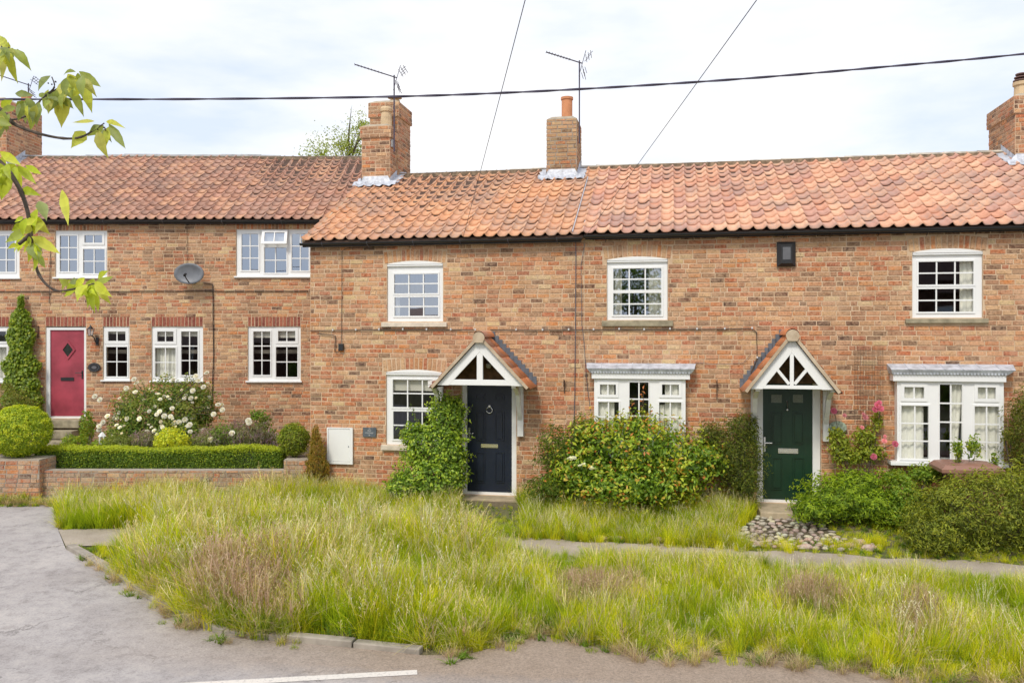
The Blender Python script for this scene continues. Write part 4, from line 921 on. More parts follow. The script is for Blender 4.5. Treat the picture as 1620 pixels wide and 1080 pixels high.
# alarm box
u, z = FR.px(1244, 402, -.06); t = fit('alarm_box', 'black burglar alarm box high on the right cottage under the gutter', 'alarm box', FR, u, -.018, z)
mb = MB(); a, b = .145, .20; c, d = .085, .15
P0 = [(-a, 0, -b), (a, 0, -b), (a, 0, b), (-a, 0, b)]; P1 = [(-a - .01, -.05, -b * .55), (a + .01, -.05, -b * .55), (a + .01, -.05, b * .6), (-a - .01, -.05, b * .6)]; P2 = [(-c, -.085, -d), (c, -.085, -d), (c, -.085, d), (-c, -.085, d)]
P0 = [(-a, -.03, -b), (a, -.03, -b), (a, -.03, b), (-a, -.03, b)]; PB_ = [(-a, 0, -b), (a, 0, -b), (a, 0, b), (-a, 0, b)]
for A_, B_ in ((PB_, P0), (P0, P2)):
    for i in range(4): mb.face([A_[i], A_[(i + 1) % 4], B_[(i + 1) % 4], B_[i]])
mb.face(P2); mb.build('casing', 'black', t, bevel=.006); mb = MB(); mb.box(-.06, .06, -.088, -.0855, -.09, .11); mb.build('front_plate', 'grey', t)
# meter box
r = FR.rect(518, 676, 558.5, 733.5, -.03); t = fit('meter_box', 'white plastic gas meter cabinet set in the brick wall', 'meter box', FR, (r[0] + r[1]) / 2, -.018, r[2])
hw, hh = (r[1] - r[0]) / 2, r[3] - r[2]; mb = MB(); mb.plate(-hw, hw, 0, hh, [(-hw + .025, hw - .045, .045, hh - .02)], -.035, 0); mb.build('surround', 'white', t, bevel=.005)
mb = MB(); mb.box(-hw + .028, hw - .048, -.028, -.004, .048, hh - .023); mb.build('cover', 'white', t, bevel=.004); mb = MB(); mb.lathe([(.009, -.036), (.009, -.027)], 0, 0, 0, 8)
mb = MB(); mb.box(hw - .085, hw - .07, -.034, -.0285, hh * .47, hh * .5); mb.build('latch', 'grey', t)
# slate plaque with pale lettering
r = FR.rect(574, 676, 595, 691, -.03); t = fit('house_sign', 'small grey slate house name plaque beside the white meter cabinet', 'house sign', FR, (r[0] + r[1]) / 2, -.018, (r[2] + r[3]) / 2)
hw, hh = (r[1] - r[0]) / 2, (r[3] - r[2]) / 2; mb = MB(); mb.box(-hw, hw, -.014, 0, -hh, hh); mb.build('slate_panel', 'slate', t, bevel=.002)
def text(body, size, parent, loc, mat='letter', ext=.0015):
    cu = bpy.data.curves.new('lettering', 'FONT'); cu.body = body; cu.size = size; cu.align_x = 'CENTER'; cu.align_y = 'CENTER'; cu.extrude = ext
    o = bpy.data.objects.new('lettering', cu); link(o, parent); o.location = loc; o.rotation_euler = (R(90), 0, 0); cu.materials.append(M[mat]); bpy.context.view_layer.update()
    me = bpy.data.meshes.new_from_object(o); q = bpy.data.objects.new('lettering', me); link(q, parent); q.location = loc; q.rotation_euler = (R(90), 0, 0); bpy.data.objects.remove(o); return q
text('THE', .022, t, (0, -.0165, hh * .72)); text('OLD', .034, t, (0, -.0165, hh * .34)); text('COTTAGE', .032, t, (0, -.0165, -.012)); text('28', .030, t, (0, -.0165, -hh * .62))
# oval plaque, lantern, hanging bracket by the red door
u, z = FL.px(149, 581, -.03); t = fit('house_sign', 'oval black house name plate right of the red door', 'house sign', FL, u, -.018, z)
mb = MB(); n = 20; mb.prism([(.135 * math.cos(2 * math.pi * i / n), .10 * math.sin(2 * math.pi * i / n)) for i in range(n)], -.018, 0); mb.build('oval_plate', 'black', t)
mb = MB(); mb.prism([(.055 * math.cos(2 * math.pi * i / n), .034 * math.sin(2 * math.pi * i / n)) for i in range(n)], -.023, -.0185); mb.build('centre_boss', 'grey', t)
mb = MB()
for i in range(20): a = 2 * math.pi * i / 20; mb.ball((.108 * math.cos(a), -.021, .078 * math.sin(a)), .008, 5, 4)
mb.build('beading', 'dish', t)
u, z = FL.px(147, 530, -.1); t = fit('wall_lantern', 'black wall lantern above the oval plate by the red door', 'lantern', FL, u, -.018, z)
mb = MB(); mb.tube([(.06, 0, -.16), (.06, -.07, -.17), (.05, -.13, -.06), (0, -.15, .0)], .012, 6); mb.box(.03, .09, -.02, 0, -.22, -.05); mb.build('bracket', 'black', t)
mb = MB(); mb.lathe([(.05, 0), (.075, .13)], -.02, -.15, 0, 6); mb.build('lantern_glass', 'glass', t); mb = MB(); mb.lathe([(.09, .13), (.03, .18), (.01, .22)], -.02, -.15, 0, 6); mb.lathe([(.055, -.02), (.055, 0)], -.02, -.15, 0, 6)
for k in range(6): a = k * math.pi / 3; mb.tube([(-.02 + .052 * math.cos(a), -.15 + .052 * math.sin(a), 0), (-.02 + .077 * math.cos(a), -.15 + .077 * math.sin(a), .13)], .004, 4)
mb.build('lantern_frame', 'black', t)
def hang(Fm, x, y0_, y1_, label, mirror=1, arm=.24):
    u, z1 = Fm.px(x, y0_, -.02); z0 = Fm.px(x, y1_, -.02)[1]; t = fit('hanging_basket_bracket', label, 'bracket', Fm, u, -.018, z0); h = z1 - z0
    mb = MB(); mb.bar((0, -.01, 0), (0, -.01, h), .022, .012, up=(1, 0, 0)); mb.build('back_plate', 'iron', t)
    d = (-.75 * mirror * arm, -.7 * arm); mb = MB(); mb.tube([(0, -.01, h * .92), (d[0], d[1], h)], .008, 5); mb.tube([(0, -.012, h * .12), (d[0] * .35, d[1] * .35, h * .55), (d[0] * .8, d[1] * .8, h * .97)], .006, 5); mb.tube([(d[0], d[1], h), (d[0] * 1.08, d[1] * 1.08, h - .03), (d[0] * 1.12, d[1] * 1.12, h + .02)], .006, 5); mb.build('scroll_arm', 'iron', t)
hang(FL, 61, 515, 533, 'wrought iron basket bracket between the ivy column and the red door', 1, .3)
hang(FR, 893, 601, 622, 'rusty iron basket bracket right of the navy door porch', 0, .12)
hang(FR, 1134, 602, 631, 'rusty iron basket bracket left of the green door porch', 0, .12)
# camera / junction box on the middle cottage
u, z = FR.px(540, 549, -.03); t = fit('junction_box', 'small black junction box with a loose loop of cable on the brick', 'junction box', FR, u, -.018, z)
mb = MB(); mb.box(-.045, .045, -.05, 0, -.06, .06); mb.build('box_body', 'black', t, bevel=.005); mb = MB(); mb.tube([(0, -.03, -.04), (-.06, -.04, -.09), (-.12, -.02, -.07), (-.11, -.015, .2), (-.2, -.015, .22), (-.45, -.012, .24)], .009, 5); mb.build('cable_tail', 'brown_cable', t)
# wall cables
def wallcable(Fm, pts, label, r=.009, mat='brown_cable', clips=0, group=None, w=-.03):
    P_ = [Vector((*Fm.px(x, y, w),)) for x, y in pts]; c = P_[0]; t = fit('wall_cable', label, 'cable', Fm, c.x, w, c.y, group)
    L3 = []
    for a, b in zip(P_, P_[1:]):
        n = max(1, int((b - a).length / .35))
        for i in range(n): q = a.lerp(b, i / n); L3.append((q.x - c.x + random.uniform(-.004, .004), random.uniform(-.002, .002), q.y - c.y + random.uniform(-.006, .006)))
    L3.append((P_[-1].x - c.x, 0, P_[-1].y - c.y)); mb = MB(); mb.tube(L3, r * .75, 5); mb.build('cable_run', mat, t)
    if clips:
        tot = 0
        for a, b in zip(L3, L3[1:]):
            tot += (Vector(b) - Vector(a)).length
            if tot > clips: tot = 0; mb = MB(); mb.box(b[0] - .012, b[0] + .012, b[1] - .014, b[1] + .004, b[2] - .004, b[2] + .028); mb.build('cable_clip', 'letter', t)
wallcable(FR, [(491, 523), (600, 522), (752, 522)], 'brown cable clipped along the brick left of the navy porch', .013, clips=.38)
wallcable(FR, [(776, 522), (900, 522), (1060, 521), (1190, 519.5), (1197, 526), (1198, 566), (1188, 590)], 'brown cable clipped along the brick between the two porches', .013, clips=.38)
wallcable(FL, [(-40, 461), (70, 461), (300, 460.5), (488, 460)], 'dark cable running right across the left cottage below its upper windows', .014)
wallcable(FR, [(625, 392), (548, 393), (541, 398), (540, 545)], 'thin dark cable falling from the gutter left of the upper sash window', .008)
wallcable(FR, [(911, 382), (910.5, 520), (908, 690)], 'thin vertical cable falling beside the tall weathered chimney line', .009, 'cable_grey')
wallcable(FR, [(925, 384), (919, 420), (920.5, 512), (924, 540), (928, 600), (934, 650)], 'loose pale cable hanging left of the half hidden bay window', .006, 'cable_grey')
wallcable(FL, [(322, 447), (337, 450), (338, 560), (335, 662)], 'black cable falling from the satellite dish to the flower bed', .014, 'black')
wallcable(FL, [(296, 352), (296, 417)], 'thin cable falling from the gutter to the satellite dish', .007)
wallcable(FL, [(80, 385), (78, 480)], 'thin cable left of the upper window near the cherry twig', .009)
wallcable(FR, [(1100, 573), (1140, 576), (1176, 574), (1188, 560)], 'thin loose wire running from the bay roof to the green door porch', .005, 'cable_grey')
# aerials
def aerial(Fm, bu, bw, bz, top, tipx, tipy, label, group='television aerials on the chimneys', grid=True, ln=1.0, rot=0.3):
    t = fit('tv_aerial', label, 'aerial', Fm, bu, bw, bz, group); h = top - bz
    mb = MB(); mb.tube([(0, 0, 0), (0, 0, h)], .015, 6); mb.build('mast', 'cable', t)
    d = Vector((-math.cos(rot), -math.sin(rot) * .6, .26)).normalized(); b0 = Vector((.06, 0, h - .06)); b1 = b0 + d * ln
    mb = MB(); mb.tube([b0, b1], .013, 5); mb.build('boom', 'cable', t); s_ = Vector((0, 0, 1)).cross(d).normalized(); up = d.cross(s_)
    mb = MB()
    for i in range(9): p = b0 + d * (ln * (.36 + .64 * i / 8)); mb.bar(p - s_ * .07, p + s_ * .07, .008, .008)
    mb.build('director', 'cable', t)
    mb = MB()
    for sg in (-1, 1):
        c = b0 + up * sg * (.12); 
        for k in range(3): q = c + up * sg * (k * .055) - d * k * .035; mb.bar(q - s_ * .19 - d * .1, q + s_ * .19 + d * .0, .009, .009); 
        for e_ in (-1, 0, 1): mb.bar(c + s_ * e_ * .19 - d * .05, c + up * sg * .11 - d * .12 + s_ * e_ * .19, .009, .009)
    mb.bar(b0 - up * .27, b0 + up * .27, .012, .012); mb.build('reflector', 'cable', t); return t
q = FR.px(618, 205, 2.55); tp = FR.px(620, 118, 2.55); aerial(FR, q[0] + .06, 2.60, zt - .55, tp[1], 0, 0, 'television aerial on a tall mast beside the double chimney stack with cream pots', rot=.5, ln=.9)
q = FR.px(916, 190, 2.6); tp = FR.px(916, 93, 2.6); aerial(FR, b1[0] + .045, 2.72, zt_b - .5, tp[1], 0, 0, 'television aerial on a tall mast beside the chimney with one orange pot', rot=.45, ln=.76)
q = FL.px(45, 143, 4.2); t = aerial(FL, e0[0] - .25, 3.9, zt_d - .2, FL.px(45, 132, 3.9)[1], 0, 0, 'television aerial above the far left chimney behind the cherry leaves', rot=.5)
# overhead wires and their pole
def wire(pts, r, label, mat='cable', group=None, seg=5):
    t = empty('overhead_wire', pts[0], 0, label, 'wire', group); mb = MB(); mb.tube([Vector(p) - Vector(pts[0]) for p in pts], r, seg); mb.build('wire_strand', mat, t)
    return t
YC = 8.0; pc = [(-1500, 190), (-700, 172), (-200, 161), (0, 157.5), (300, 157), (600, 153.5), (800, 147), (1000, 136.5), (1200, 123), (1400, 106), (1620, 85.5), (2000, 42), (2700, -50)]
w3d = [((x - 810) / FPX * YC, YC, CAMZ + (HZ - y) / FPX * YC) for x, y in pc]
def smooth(pts, n=6):
    P_ = [Vector(p) for p in pts]; out_ = []
    for i in range(len(P_) - 1):
        p0, p1, p2, p3 = P_[max(i - 1, 0)], P_[i], P_[i + 1], P_[min(i + 2, len(P_) - 1)]
        for k in range(n): t_ = k / n; out_.append(.5 * ((2 * p1) + (-p0 + p2) * t_ + (2 * p0 - 5 * p1 + 4 * p2 - p3) * t_ ** 2 + (-p0 + 3 * p1 - 3 * p2 + p3) * t_ ** 3))
    out_.append(P_[-1]); return out_
sw = smooth(w3d, 12); t = empty('overhead_cable', sw[0], 0, 'thick twisted overhead cable crossing the whole sky above the roofs', 'wire')
mb = MB()
for ph in (0, math.pi):
    mb.tube([p - sw[0] + Vector((0, math.cos(i * .9 + ph) * .005, math.sin(i * .9 + ph) * .005)) for i, p in enumerate(sw)], .0075, 6)
mb.build('wire_strand', 'cable', t)
PT = Vector((2.5, -18, gz(0, -18) + 7.1))
for (ex, ey, lb) in ((733, 374, 'thin service wire dropping from the top edge to the middle of the eaves'), (926, 374, 'thin service wire slanting down from the upper right to the roof junction')):
    u, z = FR.px(ex, ey, WE - .06); A_ = FR.w(u, WE - .06, z); n = 24
    wire([A_.lerp(PT, i / n) - Vector((0, 0, .12 * math.sin(math.pi * i / n))) for i in range(n + 1)], .0033, lb, 'cable_grey', 'service wires from the pole across the road')
t = empty('utility_pole', (PT.x, PT.y, gz(0, -18)), 0, 'tall wooden utility pole on the far side of the road', 'pole'); mb = MB(); mb.tube([(0, 0, 0), (0, 0, 7.4)], [.14, .10], 10); mb.build('pole_shaft', 'bark', t, smooth=True); mb = MB(); mb.box(-.5, .5, -.05, .05, 6.95, 7.05); mb.build('crossarm', 'bark', t)
# trellis
r = FR.rect(1352, 547, 1397.5, 668, -.05); t = fit('wire_trellis', 'tall rusty wire mesh trellis fixed to the brick right of the green door', 'trellis', FR, r[0], -.045, r[2]); wd, hh = r[1] - r[0], r[3] - r[2]
for i in range(11): mb = MB(); x_ = wd * i / 10; mb.bar((x_, 0, -(0 if i < 10 else .7) - (.45 if i == 8 else 0)), (x_ + random.uniform(-.01, .01), 0, hh * (1 if i not in (2, 5) else .97)), .003, .003, up=(0, 1, 0)); mb.build('wire', 'iron', t)
for j in range(27): mb = MB(); z_ = hh * (j + .3) / 27; mb.bar((0, .004, z_), (wd, .004, z_ + random.uniform(-.012, .012)), .003, .003, up=(0, 1, 0)); mb.build('wire', 'iron', t)
# round glass ornament, wind chime
u, z = FR.px(1326, 676, -.08); t = fit('garden_ornament', 'round pale green patterned wall ornament above the climbing pink rose', 'ornament', FR, u, -.03, z)
mb = MB(); n = 18; mb.prism([(.135 * math.cos(2 * math.pi * i / n), .10 * math.sin(2 * math.pi * i / n)) for i in range(n)], -.03, -.0); mb.build('disc', m_plain('pale_glass_disc', (.34, .40, .30), .35, .4, 25, .4), t)
u, z = FR.px(1366, 680, -.2); t = fit('wind_chime', 'pale metal wind chime hanging in front of the trellis and roses', 'wind chime', FR, u, -.16, z)
for i, (dx, l) in enumerate(((0, .29), (.07, .17), (.12, .13))): mb = MB(); mb.tube([(dx, .02 * i, -l * .2), (dx, .02 * i, -l - .05)], .009, 6); mb.build('chime_tube', 'pot_cream', t)
mb = MB(); mb.tube([(0, 0, .08), (0, 0, 0), (.12, 0, 0)], .005, 4); mb.build('hanger', 'iron', t)
# white lantern ornament in the garden
p = Vector(((161.5 - 810) / FPX * 16.4, 16.4, CAMZ + (HZ - 702) / FPX * 16.4)); t = empty('garden_lantern', p, .2, 'small white lantern ornament standing behind the clipped hedge', 'lantern')
mb = MB(); mb.box(-.045, .045, -.045, .045, 0, .02); mb.box(-.045, .045, -.045, .045, .13, .15)
for sx in (-1, 1):
    for sy in (-1, 1): mb.box(sx * .038 - .008, sx * .038 + .008, sy * .038 - .008, sy * .038 + .008, .0201, .1299)
mb.build('lantern_body', 'white', t); mb = MB(); mb.lathe([(.075, .15), (.03, .21), (.012, .23)], seg=4); mb.build('lantern_roof', 'white', t)

# ---- retaining wall with piers
YW = 15.0
def w2(x, y, Y=YW): return (x - 810) / FPX * Y, CAMZ + (HZ - y) / FPX * Y
t = empty('garden_wall', (w2(60, 0)[0], YW, gz(0, 15) - .05), 0, 'low old brick retaining wall below the clipped hedge', 'wall'); ox, oz = t.location.x, t.location.z
x1 = w2(449, 0)[0] - ox; zt_w = w2(0, 744)[1] - oz; mb = MB(); mb.box(0, x1, 0, .22, -.2, zt_w); cw = mb.build('wall_core', 'mortar_grey', t)
brickwork(t, 'brick_garden', [(Vector((0, 0, 0)), X, -Y, x1, 0, zt_w, [])], 'garden', 300, lambda p: Vector((p.x + ox, p.y + YW, p.z + oz)))
for (xa, xb, yt, lb, stl) in ((-80, 62, 727, 'reddish brick gate pier under the clipped ball bush', 'pier'), (449, 487, 727, 'low brick pier at the right end of the garden wall under a round conifer', 'garden')):
    a, b = w2(xa, 0, YW - .12)[0], w2(xb, 0, YW - .12)[0]; ztp = w2(0, yt, YW - .12)[1]
    t = empty('brick_pier', ((a + b) / 2, YW - .12, gz(0, 15) - .05), 0, lb, 'pier'); hw = (b - a) / 2; zz = ztp - t.location.z
    mb = MB(); mb.box(-hw, hw, 0, .55, -.2, zz); mb.build('pier_core', 'mortar_grey', t)
    L0 = t.location.copy(); brickwork(t, 'brick_garden', [(Vector((-hw, 0, 0)), X, -Y, 2 * hw, 0, zz, []), (Vector((hw, 0, 0)), Y, X, .55, 0, zz, [])], stl, 80, lambda p: p + L0)
# raised bed soil behind the wall
mb = MB(); mb.box(-16, -3.55, YW + .221, 18.58, -.2, .36); mb.build('garden_soil', 'soil', kind='structure')

# ------------------------------------------------------------------ foliage
def mkleaf(P_, Nn, L_, Wd, C, name, mat, parent=None, fold=.18, up_t=None, **k):
    n = len(P_); Nn = Nn / np.linalg.norm(Nn, axis=1, keepdims=True)
    r = rng.normal(size=(n, 3)) if up_t is None else up_t
    T = r - (r * Nn).sum(1, keepdims=True) * Nn; T /= np.linalg.norm(T, axis=1, keepdims=True) + 1e-9; B = np.cross(Nn, T)
    L_ = np.asarray(L_).reshape(-1, 1) * np.ones((n, 1)); Wd = np.asarray(Wd).reshape(-1, 1) * np.ones((n, 1))
    V = np.stack([P_, P_ + T * L_ * .45 + B * Wd * .5 + Nn * L_ * fold, P_ + T * L_, P_ + T * L_ * .45 - B * Wd * .5 + Nn * L_ * fold], 1).reshape(-1, 3)
    i = np.arange(n) * 4; F = np.stack([np.stack([i, i + 1, i + 2], 1), np.stack([i, i + 2, i + 3], 1)], 1).reshape(-1, 3)
    me = fast_mesh(name, V, F, np.repeat(C, 2, 0)); me.materials.append(M[mat]); o = bpy.data.objects.new(name, me); link(o, parent); return tagp(o, **k)
def pick_cols(n, pal):
    w = np.array([p[1] for p in pal]); idx = rng.choice(len(pal), n, p=w / w.sum()); c = np.array([p[0] for p in pal])[idx]; return c * rng.uniform(.8, 1.2, (n, 1))
def blob_pts(blobs, n, inner=.72, lump=.18, lf=2.6, zmin=None, squash_dn=1):
    vol = np.array([b[1][0] * b[1][1] + b[1][1] * b[1][2] + b[1][0] * b[1][2] for b in blobs]); P_, Q = [], []
    idx = rng.choice(len(blobs), n, p=vol / vol.sum()); C = np.array([b[0] for b in blobs])[idx]; Rr = np.array([b[1] for b in blobs])[idx]
    d = rng.normal(size=(n, 3)); d /= np.linalg.norm(d, axis=1, keepdims=True)
    lum = np.array([noise.noise(Vector((a[0] * lf + b, a[1] * lf, a[2] * lf))) for a, b in zip(d, idx * 3.7)])
    rr = (1 - (1 - inner) * rng.random(n) ** 1.6) * (1 + lump * lum * 1.6); p = C + d * Rr * rr[:, None]; nn = d / Rr
    nn /= np.linalg.norm(nn, axis=1, keepdims=True)
    keep = np.ones(n, bool)
    for j, (c, r) in enumerate(blobs):
        q = (((p - np.array(c)) / np.array(r)) ** 2).sum(1); keep &= ~((q < .5) & (idx != j))
    if zmin is not None: keep &= p[:, 2] > zmin
    return p[keep], nn[keep], lum[keep]
def bush(name, label, cat, base, blobs, n, L_, Wd, pal, mat='leaf', top=None, inner=.68, lump=.2, lf=2.6, stems=6, droop=0, rand=.65, group=None, zmin=None, along=None, fold=.18, stemr=.012, sprigs=None):
    t = empty(name, base, 0, label, cat, group)
    P_, Nn, lum = blob_pts(blobs, n, inner, lump, lf, zmin); k = len(P_); Nn = Nn + rng.normal(size=(k, 3)) * rand + np.array([0, 0, .35])
    C = pick_cols(k, pal)
    if top is not None:   # young growth at the shoot tips
        h = (P_[:, 2] - P_[:, 2].min()) / (np.ptp(P_[:, 2]) + 1e-6); f = (rng.random(k) < (lum * 1.2 + .12 + h * .25)); C[f] = pick_cols(f.sum(), top)
    ut = None
    if along is not None: ut = rng.normal(size=(k, 3)) * .5 + np.array(along)
    mkleaf(P_, Nn, L_ * rng.uniform(.7, 1.25, k), Wd * rng.uniform(.7, 1.2, k), C, 'foliage', mat, t, fold=fold, up_t=ut, kind='stuff')
    mb = MB()
    for i in range(stems):
        c, r = random.choice(blobs); e_ = Vector(c) + Vector([random.uniform(-.6, .6) * q for q in r]); s_ = Vector((random.uniform(-.08, .08), random.uniform(-.05, .05), 0)); mid_ = s_.lerp(e_, .5) + Vector((random.uniform(-.05, .05), 0, .05))
        mb.tube([s_, mid_, e_], [stemr * 1.4, stemr, stemr * .5], 5)
    if stems: mb.build('stem', 'bark', t)
    return t
G_D = [(P(0.118, 0.197, 0.030), 3), (P(0.158, 0.255, 0.034), 3), (P(0.078, 0.139, 0.024), 2), (P(0.223, 0.325, 0.041), 1.5)]
G_M = [(P(0.197, 0.313, 0.041), 3), (P(0.262, 0.394, 0.048), 2.5), (P(0.132, 0.232, 0.034), 2)]
G_Y = [(P(0.350, 0.432, 0.037), 3), (P(0.245, 0.352, 0.037), 3), (P(0.473, 0.512, 0.044), 1.5)]
G_OL = [(P(0.261, 0.312, 0.049), 3), (P(0.184, 0.234, 0.035), 3), (P(0.399, 0.421, 0.070), 1.5), (P(0.123, 0.156, 0.031), 2)]
def wp(x, y, Y): return Vector(((x - 810) / FPX * Y, Y, CAMZ + (HZ - y) / FPX * Y))
def base_at(x, Y, z=None): return Vector(((x - 810) / FPX * Y, Y, gz(0, Y) if z is None else z))
def blob(base, x, y, Y, rx, rz_, ry=None):   # photo px centre / radii at depth Y
    k = Y / FPX; c = wp(x, y, Y) - base; return ((c.x, c.y, c.z), (rx * k, (ry if ry else rx * k), rz_ * k))
# clipped ball
b = base_at(33, 15.25, .55); bush('box_ball', 'large clipped round box ball sitting on the left brick pier', 'bush', b, [blob(b, 32, 681, 15.25, 46, 40, .5)], 15000, .036, .024, [(P(0.403, 0.540, 0.044), 3), (P(0.527, 0.653, 0.050), 3), (P(0.279, 0.412, 0.039), 1.5)], top=[(P(0.775, 0.824, 0.055), 2), (P(0.651, 0.738, 0.055), 2)], inner=.9, lump=.05, lf=6, stems=3, rand=.45)
# low clipped hedge
hx0, hx1 = wp(64, 0, 15.6).x, wp(450, 0, 15.6).x; b = Vector((hx0, 15.6, .36)); t = empty('clipped_hedge', b, 0, 'long low clipped box hedge on top of the retaining wall', 'hedge')
n = 34000; ln = hx1 - hx0; zt_h = wp(0, 709, 15.5).z - .36; dep = .38
face = rng.choice(3, n, p=[.5, .38, .12]); p = np.zeros((n, 3)); nn = np.zeros((n, 3)); uu = rng.random(n) * ln; ww = rng.random(n)
jit = rng.normal(size=n) * .012 - np.abs(rng.normal(size=n)) * .02; wob = np.array([.02 * math.sin(a * 2.1) + .012 * math.sin(a * 5.3) for a in uu])
f = face == 0; p[f] = np.stack([uu, -jit - dep / 2 + wob, ww * (zt_h + wob)], 1)[f]; nn[f] = (0, -1, .2)
f = face == 1; p[f] = np.stack([uu, (ww - .5) * dep, zt_h + jit + wob], 1)[f]; nn[f] = (0, -.2, 1)
f = face == 2; p[f] = np.stack([np.where(ww > .5, ln + jit, 0 - jit), (rng.random(n) - .5) * dep, (uu / ln) * zt_h], 1)[f]; nn[f] = (0, -.5, .3)
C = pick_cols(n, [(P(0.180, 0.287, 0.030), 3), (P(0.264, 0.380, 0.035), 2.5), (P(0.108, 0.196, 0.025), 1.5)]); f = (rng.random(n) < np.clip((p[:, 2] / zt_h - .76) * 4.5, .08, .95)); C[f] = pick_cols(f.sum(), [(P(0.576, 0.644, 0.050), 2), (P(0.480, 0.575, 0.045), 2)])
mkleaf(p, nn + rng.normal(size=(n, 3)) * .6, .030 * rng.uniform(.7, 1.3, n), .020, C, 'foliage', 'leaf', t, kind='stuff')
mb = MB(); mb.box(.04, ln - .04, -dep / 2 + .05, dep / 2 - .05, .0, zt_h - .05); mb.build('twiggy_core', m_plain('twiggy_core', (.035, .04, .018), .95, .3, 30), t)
# ivy column
b = Vector((wp(38, 0, 18.5).x, 18.5, .36)); k = 18.5 / FPX
t = empty('ivy_column', b, 0, 'tall tapering ivy climbing the wall left of the red door', 'climber'); n = 9500; zb, zt_i = 0.0, wp(0, 468, 18.5).z - .36
q = rng.random(n) ** .85; zz = zb + (zt_i - zb) * q; pxy = 700 - (zz / (zt_i)) * (700 - 468)
cxp = np.interp(pxy, [466, 500, 540, 600, 650, 700], [35, 34, 35, 36, 40, 44]); hwp = np.interp(pxy, [466, 485, 495, 520, 560, 600, 640, 700], [2, 3, 11, 18, 22, 26, 34, 44])
off = (rng.random(n) * 2 - 1); edge = hwp * (1 + .55 * np.array([noise.noise(Vector((a * 3, 0, 1))) for a in zz]))
xx = (cxp + off * edge - 810) * k - b.x; yy = -.02 - rng.random(n) * .16 * np.sqrt(np.clip(1 - off ** 2, 0, 1)) * np.clip(hwp / 20, .3, 1.6)
C = pick_cols(n, [(P(0.219, 0.326, 0.031), 3), (P(0.329, 0.422, 0.037), 2.5), (P(0.131, 0.211, 0.025), 2)]); f = rng.random(n) < .3; C[f] = pick_cols(f.sum(), G_Y)
mkleaf(np.stack([xx, yy, zz], 1), np.tile([0, -1, .55], (n, 1)) + rng.normal(size=(n, 3)) * .4, .065 * rng.uniform(.7, 1.2, n), .06, C, 'foliage', 'leaf_gloss', t, up_t=np.tile([0, -.2, -1.], (n, 1)) + rng.normal(size=(n, 3)) * .5, kind='stuff')
mb = MB(); mb.tube([(0, -.03, 0), (-.05, -.03, 1.2), (-.1, -.03, zt_i)], [.03, .02, .006], 6); mb.build('stem', 'bark', t)
b = base_at(12, 17.6, .36); bush('feathery_shrub', 'feathery grey-green shrub at the left edge between ivy and clipped ball', 'shrub', b, [blob(b, 8, 640, 17.6, 42, 30, .4), blob(b, 20, 665, 17.6, 36, 24, .4)], 5000, .06, .014, [(P(0.350, 0.365, 0.075), 2), (P(0.241, 0.288, 0.062), 2), (P(0.481, 0.461, 0.112), 1)], lump=.35)
# white rose bush
b = base_at(250, 17.2, .36); rb = [blob(b, 225, 655, 17.4, 48, 38, .42), blob(b, 275, 640, 17.6, 52, 42, .4), blob(b, 310, 645, 17.5, 34, 38, .35), blob(b, 205, 690, 16.9, 38, 22, .4), blob(b, 285, 690, 17.0, 48, 24, .4), blob(b, 250, 665, 17.2, 60, 40, .4)]
t = bush('white_rose_bush', 'large rose bush covered in white blooms in front of the left cottage', 'rose bush', b, rb, 21000, .055, .036, [(P(.20, .32, .06), 3), (P(.28, .38, .07), 2), (P(.11, .19, .04), 2)], top=[(P(.38, .44, .08), 2), (P(.34, .34, .08), 1)], lump=.35, stems=14, inner=.55)
def flower_mesh(col, col2, r, name='flower'):
    mb = MB()
    for ring_, (n_, rr, zz, tl) in enumerate(((6, r, 0, .2), (5, r * .65, r * .18, .5), (4, r * .35, r * .3, .9))):
        for i in range(n_):
            a = 2 * math.pi * i / n_ + ring_ * .5; a2 = 2 * math.pi / n_ * .55; o_ = Vector((math.cos(a), math.sin(a), 0)); s_ = Vector((-math.sin(a), math.cos(a), 0)) * rr * math.tan(a2)
            mb.face([(0, 0, zz * .6), tuple(o_ * rr * .7 + s_ + Vector((0, 0, zz + rr * tl * .5))), tuple(o_ * rr + Vector((0, 0, zz + rr * tl))), tuple(o_ * rr * .7 - s_ + Vector((0, 0, zz + rr * tl * .5)))], col)
    mb.ball((0, 0, r * .3), r * .13, 5, 4, col2); return mb.mesh(name, 'petal')
def scatter_flowers(t, blobs_px, n, mesh, smin=.7, smax=1.3, name='flower', front=True, fixed=None):
    P_, Nn, _ = blob_pts(blobs_px, n * 6, .93, .3); k = 0
    for p_, n_ in zip(P_, Nn):
        if front and n_[1] > .1: continue
        if n_[2] < -.45: continue
        o = bpy.data.objects.new(name, mesh); link(o, t); o.location = p_ + n_ * .03; d = Vector(n_) + Vector((0, -.3, .35)); o.rotation_euler = d.to_track_quat('Z', 'Y').to_euler(); s_ = random.uniform(smin, smax); o.scale = (s_, s_, s_); k += 1
        if k >= n: break
FW = flower_mesh(P(.86, .84, .76), P(.65, .5, .15), .062); FWB = flower_mesh(P(.84, .76, .58), P(.7, .5, .2), .04)
scatter_flowers(t, rb, 70, FW, .5, 1.0); scatter_flowers(t, rb, 26, FWB, .6, 1.0, 'rosebud')
wires_ = MB()
